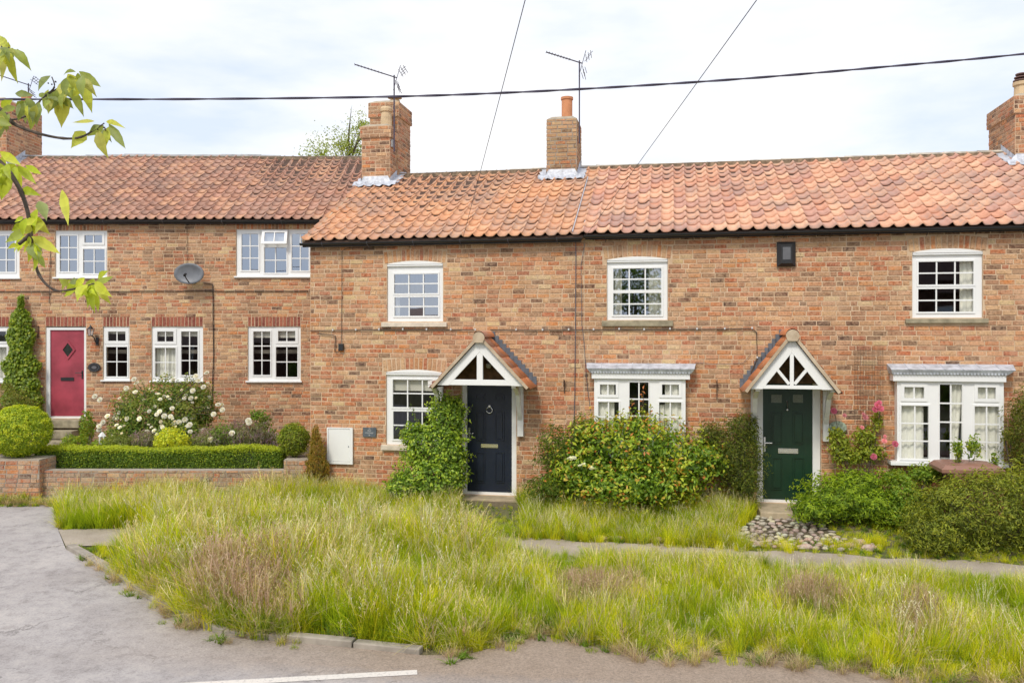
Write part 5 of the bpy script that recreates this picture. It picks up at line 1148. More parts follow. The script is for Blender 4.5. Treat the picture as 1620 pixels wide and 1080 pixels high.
for (x, y) in ((150, 627), (158, 632), (170, 658), (163, 668), (345, 640), (352, 648), (338, 655), (310, 595), (314, 602), (322, 612), (212, 600), (216, 606), (200, 614), (305, 618), (327, 590), (175, 690), (190, 695), (157, 680), (157, 674)):
    p = wp(x, y, 17.1) - b; o = bpy.data.objects.new('flower', FW); link(o, t); o.location = p; o.rotation_euler = (R(random.uniform(30, 75)), random.uniform(-.4, .4), 0); o.scale = (.95,) * 3
    c = Vector(rb[5][0]); wires_.tube([c, c.lerp(p, .6) + Vector((0, 0, .06)), p], [.008, .006, .003], 4)
wires_.build('arching_stem', 'bark', t)
# smaller plants in the raised bed
b = base_at(270, 16.1, .36); bush('golden_shrub', 'bright yellow-green leafy shrub just behind the clipped hedge', 'shrub', b, [blob(b, 272, 696, 16.1, 27, 19, .25), blob(b, 258, 702, 16.1, 16, 12, .2)], 1700, .055, .035, [(P(0.665, 0.672, 0.056), 3), (P(0.525, 0.592, 0.050), 2), (P(0.350, 0.432, 0.044), 1)], inner=.5, lump=.3)
for (x, y, rx, rz_, lb) in ((392, 695, 42, 26, 'grey lavender clump behind the right end of the hedge'), (335, 700, 30, 18, 'grey lavender clump right of the golden shrub'), (228, 700, 22, 14, 'grey lavender clump left of the golden shrub')):
    b = base_at(x, 16.5, .36); t = bush('lavender', lb, 'lavender', b, [blob(b, x, y, 16.5, rx, rz_, .3)], int(rx * 75), .075, .010, [(P(0.385, 0.400, 0.237), 3), (P(0.280, 0.320, 0.175), 2), (P(0.490, 0.464, 0.312), 1)], top=[(P(0.455, 0.320, 0.425), 2), (P(0.385, 0.304, 0.338), 1)], along=(0, 0, 2.2), lump=.4, inner=.4, stems=4)
b = base_at(385, 16.7, .36); t = bush('small_rose', 'low rose with a few white flowers among the lavender', 'rose', b, [blob(b, 360, 690, 16.5, 30, 16, .2)], 900, .05, .03, G_M, lump=.4, stems=6)
for (x, y) in ((333, 695), (367, 685), (393, 665), (394, 668), (300, 672)): o = bpy.data.objects.new('flower', FW); link(o, t); o.location = wp(x, y, 16.3) - b; o.rotation_euler = (R(60), 0, 0)
b = base_at(138, 16.9, .36); bush('leafy_perennial', 'upright yellow-green perennial right of the door steps', 'plant', b, [blob(b, 138, 676, 17.2, 11, 24, .15), blob(b, 118, 700, 16.6, 22, 12, .2), blob(b, 165, 704, 16.4, 20, 10, .2)], 2600, .05, .028, G_Y, lump=.35, top=G_M)
b = base_at(200, 16.4, .36); bush('leafy_perennial', 'soft green perennial clump below the white roses', 'plant', b, [blob(b, 190, 700, 16.3, 24, 11, .2), blob(b, 318, 702, 16.3, 26, 10, .2)], 1800, .05, .02, [(P(0.263, 0.304, 0.075), 2), (P(0.193, 0.240, 0.050), 2)], lump=.4)
b = base_at(428, 16.9, .36); bush('climbing_rose', 'small climbing rose against the brick at the right end of the raised bed', 'rose', b, [blob(b, 416, 672, 17.0, 14, 22, .15), blob(b, 405, 657, 17.1, 12, 8, .1), blob(b, 430, 695, 16.7, 13, 16, .15)], 1200, .055, .03, G_M + [(P(0.210, 0.192, 0.062), 1)], lump=.4, inner=.3)
# round conifer on the pier
b = base_at(465, 15.2, wp(0, 724, 15.2).z); bush('round_conifer', 'small rounded golden conifer growing behind the right pier', 'conifer', b, [blob(b, 465, 695, 15.2, 24, 25, .24)], 5200, .045, .016, [(P(0.245, 0.304, 0.037), 3), (P(0.350, 0.400, 0.044), 2), (P(0.140, 0.192, 0.031), 2)], top=G_Y, inner=.7, lump=.14, lf=5, rand=.5, stems=3)
# potted conifer
b = base_at(502, 14.95); t = empty('terracotta_pot', b, 0, 'terracotta pot among the long grass holding a dying conifer', 'pot'); h = wp(0, 762, 14.95).z - b.z; mb = MB(); mb.lathe([(.12, 0), (.17, h - .06), (.19, h - .055), (.19, h), (.165, h), (.16, h - .05)], seg=20); mb.build('pot_body', 'terracotta', t, smooth=False)
bb = Vector((b.x, b.y, wp(0, 764, 14.95).z)); bush('potted_conifer', 'upright browning conifer in the terracotta pot beside the meter cabinet', 'conifer', bb, [blob(bb, 500, 742, 14.95, 19, 24, .18), blob(bb, 501, 715, 14.95, 12, 26, .13), blob(bb, 499, 694, 14.95, 6, 20, .07)], 3600, .06, .012, [(P(0.385, 0.272, 0.056), 3), (P(0.280, 0.240, 0.044), 3), (P(0.490, 0.304, 0.075), 2), (P(0.210, 0.208, 0.037), 1.5)], along=(0, 0, 1.6), lump=.25, stems=3)
# climber by the navy door
Yn = 14.5; b = base_at(690, 14.45)
bush('climbing_shrub', 'dense dark green climbing shrub growing between the lower sash window and navy door', 'shrub', b, [blob(b, 706, 665, 14.5, 30, 42, .22), blob(b, 688, 712, 14.4, 48, 40, .32), blob(b, 680, 757, 14.3, 55, 32, .42), blob(b, 712, 740, 14.4, 26, 50, .32), blob(b, 722, 650, 14.5, 12, 20, .14), blob(b, 640, 770, 14.2, 30, 20, .3), blob(b, 655, 690, 14.5, 20, 22, .18)], 14500, .062, .034, [(P(0.141, 0.240, 0.032), 3), (P(0.210, 0.336, 0.042), 3), (P(0.280, 0.420, 0.053), 2), (P(0.083, 0.144, 0.023), 2)], mat='leaf_gloss', top=[(P(0.392, 0.528, 0.060), 2), (P(0.504, 0.600, 0.060), 1)], lump=.3, lf=3.4, inner=.6, stems=10, rand=.6)
# great shrub in front of the bay
b = base_at(1000, 13.75)
t = bush('large_garden_shrub', 'large loose green shrub with reddish shoots in front of the half hidden bay window', 'shrub', b, [blob(b, 960, 715, 13.8, 62, 46, .5), blob(b, 1030, 712, 13.7, 62, 50, .5), blob(b, 1090, 735, 13.6, 52, 40, .45), blob(b, 915, 745, 13.7, 45, 36, .4), blob(b, 1000, 765, 13.4, 95, 32, .55), blob(b, 935, 690, 13.9, 30, 26, .3), blob(b, 1120, 720, 13.7, 28, 26, .3), blob(b, 1005, 690, 13.8, 45, 38, .35)], 16500, .075, .042, [(P(0.200, 0.350, 0.037), 3), (P(0.306, 0.490, 0.053), 3), (P(0.429, 0.616, 0.060), 2), (P(0.123, 0.224, 0.030), 2)], mat='leaf_gloss', top=[(P(0.674, 0.756, 0.074), 3), (P(0.796, 0.560, 0.090), .8), (P(0.850, 0.308, 0.074), .35)], lump=.55, lf=3.6, inner=.42, stems=16, rand=.6)
def shoots(t, b, pts, n, L_, pal, ymid=13.7):
    mb = MB(); PP, NN = [], []
    for (x0, y0_, x1_, y1_) in pts:
        a, c = wp(x0, y0_, ymid) - b, wp(x1_, y1_, ymid - .1) - b; mb.tube([a, a.lerp(c, .5) + Vector((.01, 0, .01)), c], [.006, .005, .002], 4)
        for i in range(n): q = i / n; PP.append(tuple(a.lerp(c, q) + Vector((random.uniform(-.02, .02), random.uniform(-.03, .03), 0)))); NN.append((random.uniform(-1, 1), random.uniform(-1, .4), .6))
    mb.build('shoot', 'twig', t); k = len(PP); mkleaf(np.array(PP), np.array(NN), L_ * rng.uniform(.6, 1.1, k), L_ * .45, pick_cols(k, pal), 'shoot_leaves', 'leaf_thin', t, kind='stuff')
shoots(t, b, [(1015, 680, 1018, 613), (990, 690, 1000, 628), (1022, 690, 1030, 640), (975, 700, 986, 645), (1048, 700, 1052, 660), (960, 700, 958, 655), (1085, 710, 1080, 660), (1100, 700, 1120, 690), (1140, 720, 1165, 696), (870, 730, 850, 690), (880, 720, 868, 688), (930, 690, 925, 655)], 26, .07, [(P(0.385, 0.384, 0.075), 3), (P(0.525, 0.192, 0.075), 2), (P(0.263, 0.304, 0.062), 2)])
for nm, pts, yy, pal in (('climbing_shrub', [(640, 700, 628, 672), (660, 670, 650, 640), (700, 630, 690, 612), (735, 660, 748, 640), (735, 700, 750, 690), (655, 730, 632, 712)], 14.3, [(P(.24, .36, .05), 2), (P(.16, .26, .05), 2)]), ('white_rose_bush', [(200, 650, 178, 632), (230, 620, 222, 598), (290, 610, 296, 588), (330, 630, 352, 622), (345, 660, 362, 668), (260, 615, 262, 592)], 17.1, [(P(.24, .34, .07), 2), (P(.32, .40, .08), 2)])):
    tt = bpy.data.objects[nm]; shoots(tt, tt.location.copy(), pts, 16, .06, pal, yy)
b2 = base_at(885, 13.9); bush('feathery_plant', 'feathery bright green plant at the left flank of the large shrub', 'plant', b2, [blob(b2, 885, 720, 13.9, 36, 42, .3), blob(b2, 925, 690, 13.9, 28, 30, .25), blob(b2, 880, 770, 13.7, 48, 22, .35)], 7000, .07, .011, [(P(0.210, 0.320, 0.044), 3), (P(0.298, 0.416, 0.056), 2), (P(0.140, 0.224, 0.037), 1)], lump=.45, inner=.35, stems=8)
FE = flower_mesh(P(.80, .80, .62), P(.7, .7, .4), .06)
t = empty('elder_flower', wp(904, 724, 13.3), 0, 'two flat cream flower heads on the left side of the large shrub', 'flower')
for (x, y, s_) in ((904, 725, 1.3), (937, 740, 1.0), (921, 735, .8)):
    for k in range(9): o = bpy.data.objects.new('floret', FE); link(o, t); o.location = wp(x, y, 13.25) - wp(904, 724, 13.3) + Vector((random.uniform(-.05, .05), random.uniform(-.02, .02), random.uniform(-.015, .02))); o.rotation_euler = (R(random.uniform(10, 50)), random.uniform(-.4, .4), 0); o.scale = (.42 * s_,) * 3
# yew by the green door
b = base_at(1165, 13.6); bush('yew_bush', 'dark feathery yew bush left of the green door', 'yew', b, [blob(b, 1165, 725, 13.6, 40, 52, .3), blob(b, 1180, 765, 13.5, 24, 36, .3), blob(b, 1125, 690, 13.7, 22, 22, .15), blob(b, 1175, 675, 13.6, 24, 22, .15), blob(b, 1190, 715, 13.6, 12, 50, .12)], 11500, .055, .011, G_OL + [(P(0.091, 0.144, 0.030), 3)], lump=.5, inner=.4, stems=8, rand=.7)
# climbing pink rose
b = base_at(1362, 13.3); t = bush('pink_climbing_rose', 'climbing rose with pink blooms on the wire trellis', 'rose', b, [blob(b, 1330, 705, 13.36, 20, 24, .10), blob(b, 1345, 722, 13.36, 30, 12, .12), blob(b, 1375, 715, 13.36, 26, 16, .12), blob(b, 1368, 690, 13.36, 20, 16, .10), blob(b, 1322, 690, 13.36, 10, 14, .08), blob(b, 1388, 665, 13.36, 8, 18, .06)], 2600, .055, .034, [(P(0.447, 0.515, 0.055), 3), (P(0.289, 0.381, 0.048), 2), (P(0.630, 0.650, 0.083), 1)], lump=.4, inner=.3, stems=9, stemr=.007)
FP = flower_mesh(P(.68, .18, .27), P(.6, .3, .1), .05); FP2 = flower_mesh(P(.75, .30, .33), P(.6, .3, .2), .045)
for (x, y, s_, f_) in ((1388, 641, 1.2, FP), (1393, 646, 1.1, FP), (1384, 648, 1, FP), (1391, 637, .9, FP), (1319, 650, 1.1, FP), (1336, 657, .8, FP2), (1369, 660, 1.1, FP2), (1366, 655, .7, FP2), (1399, 697, 1, FP2), (1416, 702, 1.1, FP), (1382, 722, 1.1, FP), (1364, 676, .8, FP2), (1400, 690, .7, FP2)):
    o = bpy.data.objects.new('flower', f_); link(o, t); o.location = wp(x, y, 13.22) - b; o.rotation_euler = (R(65), random.uniform(-.4, .4), 0); o.scale = (s_,) * 3
mb = MB()
for A_, B_ in (((1362, 790), (1385, 700)), ((1385, 700), (1393, 645)), ((1362, 790), (1330, 700)), ((1330, 700), (1320, 652)), ((1385, 720), (1416, 730)), ((1370, 700), (1368, 660)), ((1385, 715), (1412, 702))): mb.tube([wp(*A_, 13.36) - b, wp(*B_, 13.3) - b], .007, 4)
mb.build('long_stem', 'bark', t)
# spreading conifer right of the green door
b = base_at(1345, 12.9); bush('spreading_conifer', 'spreading dark green conifer at the right foot of the green door', 'conifer', b, [blob(b, 1330, 790, 12.9, 60, 34, .45), blob(b, 1360, 770, 13.1, 48, 26, .4), blob(b, 1290, 806, 12.7, 36, 20, .35), blob(b, 1375, 800, 12.8, 40, 28, .4)], 16000, .075, .014, [(P(0.223, 0.350, 0.037), 3), (P(0.328, 0.462, 0.044), 2), (P(0.134, 0.224, 0.030), 2)], top=[(P(0.476, 0.616, 0.053), 1)], along=(-.6, -.6, .5), lump=.45, inner=.45, stems=10, rand=.4)
b = base_at(1425, 12.7); bush('small_leafy_shrub', 'small light green shrub between the spreading conifer and the right hedge', 'shrub', b, [blob(b, 1428, 785, 12.7, 28, 32, .3), blob(b, 1465, 750, 13.0, 30, 16, .2), blob(b, 1415, 755, 13.0, 24, 12, .2), blob(b, 1420, 815, 12.6, 30, 18, .3)], 5500, .05, .03, [(P(0.297, 0.476, 0.053), 3), (P(0.447, 0.588, 0.067), 2), (P(0.209, 0.308, 0.044), 1)], top=G_Y, lump=.35, inner=.4, stems=8)
# hedge at the right edge
b = base_at(1570, 12.0); bush('evergreen_hedge', 'broad olive-green evergreen hedge at the right edge in front of the bin', 'hedge', b, [blob(b, 1510, 820, 11.9, 62, 58, .55), blob(b, 1580, 810, 11.9, 66, 64, .6), blob(b, 1660, 805, 11.8, 80, 68, .6), blob(b, 1545, 790, 12.1, 60, 36, .5), blob(b, 1470, 840, 11.7, 34, 34, .4), blob(b, 1760, 805, 11.7, 90, 66, .6)], 36000, .062, .016, G_OL + [(P(0.319, 0.384, 0.053), 2)], top=[(P(0.490, 0.512, 0.067), 2), (P(0.368, 0.435, 0.053), 2)], lump=.5, lf=4, inner=.6, stems=12, rand=.6)
b = base_at(1612, 12.7); bush('tall_conifer', 'tall brownish conifer cut by the right edge beside the bay window', 'conifer', b, [blob(b, 1618, 700, 12.7, 24, 58, .3), blob(b, 1622, 650, 12.7, 18, 30, .25), blob(b, 1595, 690, 12.7, 10, 12, .1), blob(b, 1640, 700, 12.7, 30, 80, .3)], 7500, .06, .012, G_OL + [(P(0.343, 0.282, 0.060), 2)], lump=.5, inner=.4, stems=6)
b = base_at(1515, 12.5); bush('young_leafy_plant', 'thin young plant rising in front of the right bay window', 'plant', b, [blob(b, 1515, 712, 12.5, 7, 18, .08), blob(b, 1540, 705, 12.6, 14, 18, .06), blob(b, 1573, 728, 12.6, 6, 12, .06)], 420, .06, .03, G_Y + G_M, lump=.4, inner=.2, stems=8, stemr=.006)
# birch behind the left roof
b = Vector((wp(540, 0, 36).x, 36, -.3)); t = empty('birch_tree', b, 0, 'airy birch tree showing above the left roof beside the double chimney', 'tree')
BB = [blob(b, 548, 238, 36, 50, 34, 1.4), blob(b, 572, 205, 36, 26, 26, 1.0), blob(b, 520, 250, 36, 44, 26, 1.3), blob(b, 556, 300, 36, 62, 66, 1.9)]
P_, Nn, _ = blob_pts(BB, 15000, .25, .6, 4); kx = np.array([noise.noise(Vector((a[0] * 2.3, a[1] * 2.3, a[2] * 2.3))) > -.12 for a in P_]); P_ = P_[kx]; n = len(P_)
mkleaf(P_, rng.normal(size=(n, 3)), .10 * rng.uniform(.6, 1.2, n), .055, pick_cols(n, [(P(0.350, 0.416, 0.088), 3), (P(0.245, 0.288, 0.075), 2), (P(0.455, 0.496, 0.125), 1)]), 'crown', 'leaf_thin', t, kind='stuff')
mb = MB(); mb.tube([(0, 0, 0), (.1, 0, 5), (.2, 0, 8), (.35, 0, 11.3)], [.2, .14, .08, .02], 7); mb.build('trunk', 'bark', t); mb = MB()
for i in range(70): c = Vector(P_[random.randrange(n)]); s_ = Vector((.2 + .02 * i % .2, 0, max(4.5, c.z - 1.6))); mb.tube([s_, s_.lerp(c, .6) + Vector((0, 0, .2)), c], [.03, .018, .006], 4)
mb.build('branches', 'bark', t)

# cherry twigs overhead at the top left: the tree stands just outside the frame
YB = 3.4
tb = Vector((wp(-420, 0, YB).x, 3.5, gz(0, 3)))
t = empty('cherry_tree', tb, 0, 'leafy cherry tree branch reaching in at the top left corner', 'tree')
mb = MB(); mb.tube([(0, 0, -.1), (.03, 0, 1.5), (0, 0, 2.9), (-.1, .1, 4.8)], [.13, .10, .08, .04], 8); mb.build('trunk', 'bark', t, smooth=True)
def br(pts, r0, r1, name='branch', dy=0):
    L3 = smooth([wp(x, y, YB + dy + i * .0) - tb for i, (x, y) in enumerate(pts)], 5); k = len(L3); mb = MB(); mb.tube(L3, [(r0 + (r1 - r0) * i / (k - 1)) * (1.25 if i % 5 == 0 else 1) for i in range(k)], 6); return mb.build(name, 'twig', t, smooth=True)
br([(-420, 330), (-200, 230), (-60, 160), (-5, 170), (22, 196), (60, 211), (100, 219), (128, 217), (150, 205), (165, 195)], .011, .0022)
br([(-420, 430), (-200, 330), (-60, 235), (-5, 254), (16, 275), (34, 305), (46, 345), (52, 395), (62, 435), (85, 458), (112, 458), (150, 448)], .013, .0028)
br([(18, 190), (40, 184), (58, 165), (72, 152), (100, 135), (120, 125)], .004, .002)
br([(-60, 60), (-20, 78), (8, 80), (14, 78)], .006, .003); br([(48, 370), (40, 378), (30, 386)], .008, .007); br([(72, 152), (86, 138), (82, 122)], .004, .002)
CL = [P(.50, .54, .10), P(.38, .45, .10), P(.58, .58, .14), P(.33, .40, .12), P(.62, .64, .11), P(.30, .36, .14)]; CY = [P(.55, .64, .06), P(.48, .58, .05), P(.62, .67, .08)]
def cherry_leaf(a, b_, wpx, col, dy=0, roll=0.3, curl=.1, hole=False):
    A_, B_ = wp(*a, YB + dy) - tb, wp(*b_, YB + dy - random.uniform(-.03, .05)) - tb; d = B_ - A_; ln = d.length; d.normalize(); n0 = Vector((0, -1, .35 + random.uniform(-.3, .3))); s_ = d.cross(n0).normalized(); n0 = s_.cross(d)
    s_ = (s_ * math.cos(roll) + n0 * math.sin(roll)).normalized(); n0 = s_.cross(d); W_ = wpx * 1.12 * YB / FPX
    mb = MB(); n = 9; prof = [0.03, .48, .84, 1, .97, .84, .64, .40, .17, 0]
    for i in range(n + 1):
        q = i / n; c = A_ + d * ln * q + n0 * (math.sin(q * math.pi) * curl * ln) ; ser = 1 + (.05 if i % 2 else -.03); h = W_ / 2 * prof[i] * ser
        mb.v += [tuple(c - s_ * h + n0 * h * .35), tuple(c), tuple(c + s_ * h + n0 * h * .35)]
    for i in range(n):
        q = i * 3; mb.f += [(q, q + 3, q + 4, q + 1), (q + 1, q + 4, q + 5, q + 2)]; k = random.uniform(.9, 1.1); mb.c += [tuple(x * k for x in col), tuple(x * k * .92 for x in col)]
    mb.hascol = True; mb.build('leaf', 'leaf_thin', t, smooth=True)
for (a, b_, w_, c) in [((12, 78), (0, 56), 14, 0), ((12, 80), (13, 66), 9, 0), ((8, 76), (-12, 128), 24, 0), ((14, 82), (2, 130), 22, 2), ((17, 84), (29, 134), 13, 0), ((22, 78), (50, 113), 13, 1), ((80, 120), (60, 145), 15, 5), ((120, 114), (100, 120), 10, 1), ((125, 113), (160, 138), 13, 1), ((118, 122), (104, 138), 12, 4), ((126, 124), (154, 155), 13, 2), ((133, 130), (146, 180), 15, 0), ((114, 140), (133, 186), 12, 1), ((98, 140), (92, 178), 26, 2), ((90, 142), (76, 180), 22, 3), ((100, 150), (97, 203), 24, 2), ((62, 148), (76, 158), 8, 3), ((24, 148), (54, 152), 11, 3), ((40, 160), (26, 178), 14, 1), ((48, 165), (40, 196), 17, 3), ((62, 162), (58, 200), 18, 5), ((55, 172), (48, 208), 12, 1), ((150, 192), (113, 194), 9, 2), ((135, 208), (112, 235), 18, 0), ((155, 206), (172, 252), 16, 2), ((172, 196), (199, 236), 12, 3), ((168, 192), (200, 204), 8, 4), ((2, 170), (20, 158), 12, 8), ((-5, 176), (14, 206), 18, 1), ((5, 180), (-8, 215), 16, 2)]:
    cherry_leaf(a, b_, w_, (CL + [0, 0, CY[0]])[c], random.uniform(-.06, .08), random.uniform(-.5, .5), random.uniform(-.1, .16))
for (a, b_, w_) in [((4, 245), (24, 285), 16), ((0, 240), (34, 262), 12), ((14, 268), (-10, 306), 18), ((20, 280), (2, 318), 18), ((28, 262), (58, 292), 12), ((40, 262), (66, 276), 9), ((34, 300), (66, 310), 13), ((60, 330), (55, 372), 18), ((50, 340), (80, 372), 17), ((62, 318), (74, 350), 15), ((98, 300), (108, 358), 15), ((46, 352), (36, 372), 18), ((40, 366), (8, 384), 13), ((50, 374), (96, 402), 14), ((54, 380), (86, 388), 14), ((50, 385), (62, 415), 20), ((44, 372), (28, 400), 14), ((58, 400), (52, 430), 13), ((60, 400), (72, 425), 12), ((108, 452), (92, 440), 10), ((118, 455), (100, 470), 9), ((112, 444), (128, 450), 10), ((148, 448), (180, 436), 10), ((150, 446), (178, 470), 14), ((144, 450), (150, 496), 17), ((138, 450), (122, 478), 16), ((155, 440), (172, 428), 11), ((152, 452), (176, 482), 11), ((135, 452), (96, 462), 8), ((146, 452), (138, 488), 12)]:
    cherry_leaf(a, b_, w_, random.choice(CY if random.random() < .62 else CL), random.uniform(-.06, .06), random.uniform(-.5, .5), random.uniform(-.12, .16))
for (cx_, cy_, n_, pal_, sp) in ((14, 80, 5, CL, 14), (110, 125, 8, CL, 22), (85, 150, 8, CL, 20), (40, 160, 6, CL, 20), (165, 200, 3, CL, 12), (14, 265, 9, CY, 20), (52, 345, 7, CY, 18), (45, 382, 7, CY, 18), (130, 450, 9, CY, 22), (0, 185, 7, CL, 16)):
    for _ in range(int(n_ * 1.6)):
        a = (cx_ + random.uniform(-sp, sp), cy_ + random.uniform(-sp * .5, sp * .5)); an = random.uniform(.25, 2.9); l_ = random.uniform(16, 38); cherry_leaf(a, (a[0] + l_ * math.cos(an) * .8, a[1] + l_ * math.sin(an)), l_ * .36, random.choice(pal_), random.uniform(-.1, .1), random.uniform(-.7, .7), random.uniform(-.1, .18))
mb = MB()
for i in range(16): x, y = (160, 205) if i < 6 else ((82, 122) if i < 10 else (10, 76)); p = wp(x + random.uniform(-8, 8), y + random.uniform(-6, 12), YB) - tb; mb.ball(p, .0035, 5, 4)
mb.build('bud', 'twig', t)

# wheelie bin
p0 = base_at(1528, 12.62); t = empty('wheelie_bin', p0, FR.rz, 'brown wheelie bin with closed lid standing below the right bay window', 'bin')
zl = wp(0, 745, 12.4).z - p0.z; mb = MB(); a, b_ = .27, .33
mb.face([(-a * .8, -.26, .06), (a * .8, -.26, .06), (a, -.33, zl), (-a, -.33, zl)]); mb.face([(a * .8, .26, .06), (-a * .8, .26, .06), (-a, .3, zl), (a, .3, zl)]); mb.face([(a * .8, -.26, .06), (a * .8, .26, .06), (a, .3, zl), (a, -.33, zl)]); mb.face([(-a * .8, .26, .06), (-a * .8, -.26, .06), (-a, -.33, zl), (-a, .3, zl)]); mb.face([(-a * .8, .26, .06), (a * .8, .26, .06), (a * .8, -.26, .06), (-a * .8, -.26, .06)])
mb.build('bin_body', 'bin', t)
mb = MB(); hwL = .43; V0 = [(-hwL, -.34), (hwL, -.34), (hwL, .30), (-hwL, .30)]
L0_ = [(x, y, zl - .02) for x, y in V0]; L1_ = [(x * 1.0, y, zl + .03) for x, y in V0]; L2_ = [(x * .86, y * .86, zl + .085) for x, y in V0]; L3_ = [(x * .55, y * .6, zl + .105) for x, y in V0]
for A_, B_ in ((L0_, L1_), (L1_, L2_), (L2_, L3_)):
    for i in range(4): mb.face([A_[i], A_[(i + 1) % 4], B_[(i + 1) % 4], B_[i]])
mb.face(L3_); mb.face(list(reversed(L0_))); mb.build('lid', 'bin', t, bevel=.012); mb = MB(); mb.tube([(-.24, .34, zl), (-.24, .36, zl + .07), (.24, .36, zl + .07), (.24, .34, zl)], .016, 6); mb.build('handle', 'bin', t)
for s_ in (-1, 1): mb = MB(); mb.tube([(s_ * .22, .24, .1), (s_ * .27, .24, .1)], .1, 12); mb.build('wheel', 'black', t)

# cobbled patch
cp = [(1165, 848), (1195, 818), (1262, 818), (1300, 830), (1330, 848), (1395, 862), (1390, 872), (1160, 864)]
CP = [gpx(*q, .0) for q in cp]
def inside(x, y, poly):
    c = False; n = len(poly)
    for i in range(n):
        a, b_ = poly[i], poly[(i + 1) % n]
        if (a.y > y) != (b_.y > y) and x < (b_.x - a.x) * (y - a.y) / (b_.y - a.y) + a.x: c = not c
    return c
mb = MB(); cen = sum(CP, Vector()) / len(CP); mb.face([(c.x, c.y, gz(c.x, c.y) + .004) for c in CP]); croot = mb.build('cobbled_path', 'soil', kind='structure')
CM = []
for k in range(7):
    mb = MB(); mb.ball((0, 0, 0), 1, 8, 5, P(*[x * random.uniform(.85, 1.1) for x in random.choice([P(.46, .37, .28), P(.33, .26, .20), P(.54, .46, .38), P(.38, .29, .22), P(.24, .19, .15)])])); mb.v = [(v[0] * (1 + .18 * noise.noise(Vector(v) * 1.5 + Vector((k * 9, 0, 0)))), v[1] * (1 + .2 * noise.noise(Vector(v) * 1.5 + Vector((0, k * 9, 0)))), v[2]) for v in mb.v]; CM.append(mb.mesh('cobble', 'cobble', smooth=True))
xs_ = [c.x for c in CP]; ys_ = [c.y for c in CP]; cnt = 0; big = []
placed = []
for _ in range(9000):
    if cnt >= 300: break
    x, yy = random.uniform(min(xs_), max(xs_)), random.uniform(min(ys_), max(ys_))
    if not inside(x, yy, CP): continue
    sx_ = random.uniform(.035, .075); sy_ = random.uniform(.03, .055)
    if any(((x - a) / (sx_ + c)) ** 2 + ((yy - b_) / (sy_ + d)) ** 2 < .88 for a, b_, c, d in placed): continue
    placed.append((x, yy, sx_, sy_)); cnt += 1
    o = bpy.data.objects.new('cobble', random.choice(CM)); link(o, croot); o.location = (x, yy, gz(x, yy) + .010); o.scale = (sx_, sy_, random.uniform(.018, .036)); o.rotation_euler = (random.uniform(-.2, .2), random.uniform(-.2, .2), random.uniform(-.35, .35))
for (x, y, s_) in [(950, 852, .12), (975, 853, .14), (1040, 855, .12), (1085, 857, .16), (1120, 859, .13), (1240, 864, .10), (1275, 866, .10), (1200, 862, .09), (1345, 864, .13), (1375, 867, .12), (1360, 858, .1)]:
    p = gpx(x, y); o = bpy.data.objects.new('edging_stone', CM[3]); link(o, croot); o.location = p + Vector((0, 0, .01)); o.scale = (s_, .07, .05); o.rotation_euler = (0, 0, random.uniform(-.3, .1))

# ------------------------------------------------------------------ long grass (instanced tufts)
tcol = bpy.data.collections.new('tufts')
def tuft(idx, n, h, spread, lean, wd, pal, heads=0, hpal=None, curve=.5, hh=1.15):
    V, F_, C = [], [], []
    for i in range(n):
        a = random.uniform(0, 6.28); r = spread * math.sqrt(random.random()); bx, by = r * math.cos(a), r * math.sin(a); hd = random.uniform(0, 6.28); L_ = h * random.uniform(.5, 1.1); ln_ = lean * random.uniform(.2, 1.3)
        head = i < heads
        if head: L_ = h * hh * random.uniform(.8, 1.15); ln_ *= .6
        side = Vector((-math.sin(hd), math.cos(hd), 0)); w_ = wd * random.uniform(.7, 1.2) * (.5 if head else 1); k = 4; b0 = len(V); c = random.choice(pal); kk = random.uniform(.8, 1.2)
        if head: c = random.choice(hpal)
        for j in range(k + 1):
            q = j / k; out_ = ln_ * L_ * (q ** (1 + curve)); zz = L_ * q * (1 - .28 * ln_ * q); cpt = Vector((bx + math.cos(hd) * out_, by + math.sin(hd) * out_, zz)); ww = w_ * (1 - q ** 1.5 * .9)
            if head and j >= 3: ww = w_ * (2.6 if j == 3 else 1.0)
            V.append(tuple(cpt - side * ww / 2)); V.append(tuple(cpt + side * ww / 2))
        for j in range(k):
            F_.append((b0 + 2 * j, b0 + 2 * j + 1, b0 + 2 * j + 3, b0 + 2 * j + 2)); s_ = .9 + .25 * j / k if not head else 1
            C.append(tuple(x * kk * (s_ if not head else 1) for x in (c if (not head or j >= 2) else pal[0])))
        if head:   # loose panicle
            for e_ in range(5):
                q = .72 + .28 * e_ / 5; out_ = ln_ * L_ * (q ** (1 + curve)); zz = L_ * q * (1 - .28 * ln_ * q); cpt = Vector((bx + math.cos(hd) * out_, by + math.sin(hd) * out_, zz)); a2 = random.uniform(0, 6.28); dd = Vector((math.cos(a2), math.sin(a2), .9)) * .028; s2 = Vector((-math.sin(a2), math.cos(a2), 0)) * .0035; b0 = len(V)
                V += [tuple(cpt), tuple(cpt + dd * .6 + s2), tuple(cpt + dd), tuple(cpt + dd * .6 - s2)]; F_.append((b0, b0 + 1, b0 + 2, b0 + 3)); C.append(tuple(x * kk for x in c))
    me = fast_mesh('grass_tuft', V, F_, np.array(C)); me.materials.append(M['grass']); o = bpy.data.objects.new('grass_tuft_%02d' % idx, me); tcol.objects.link(o)
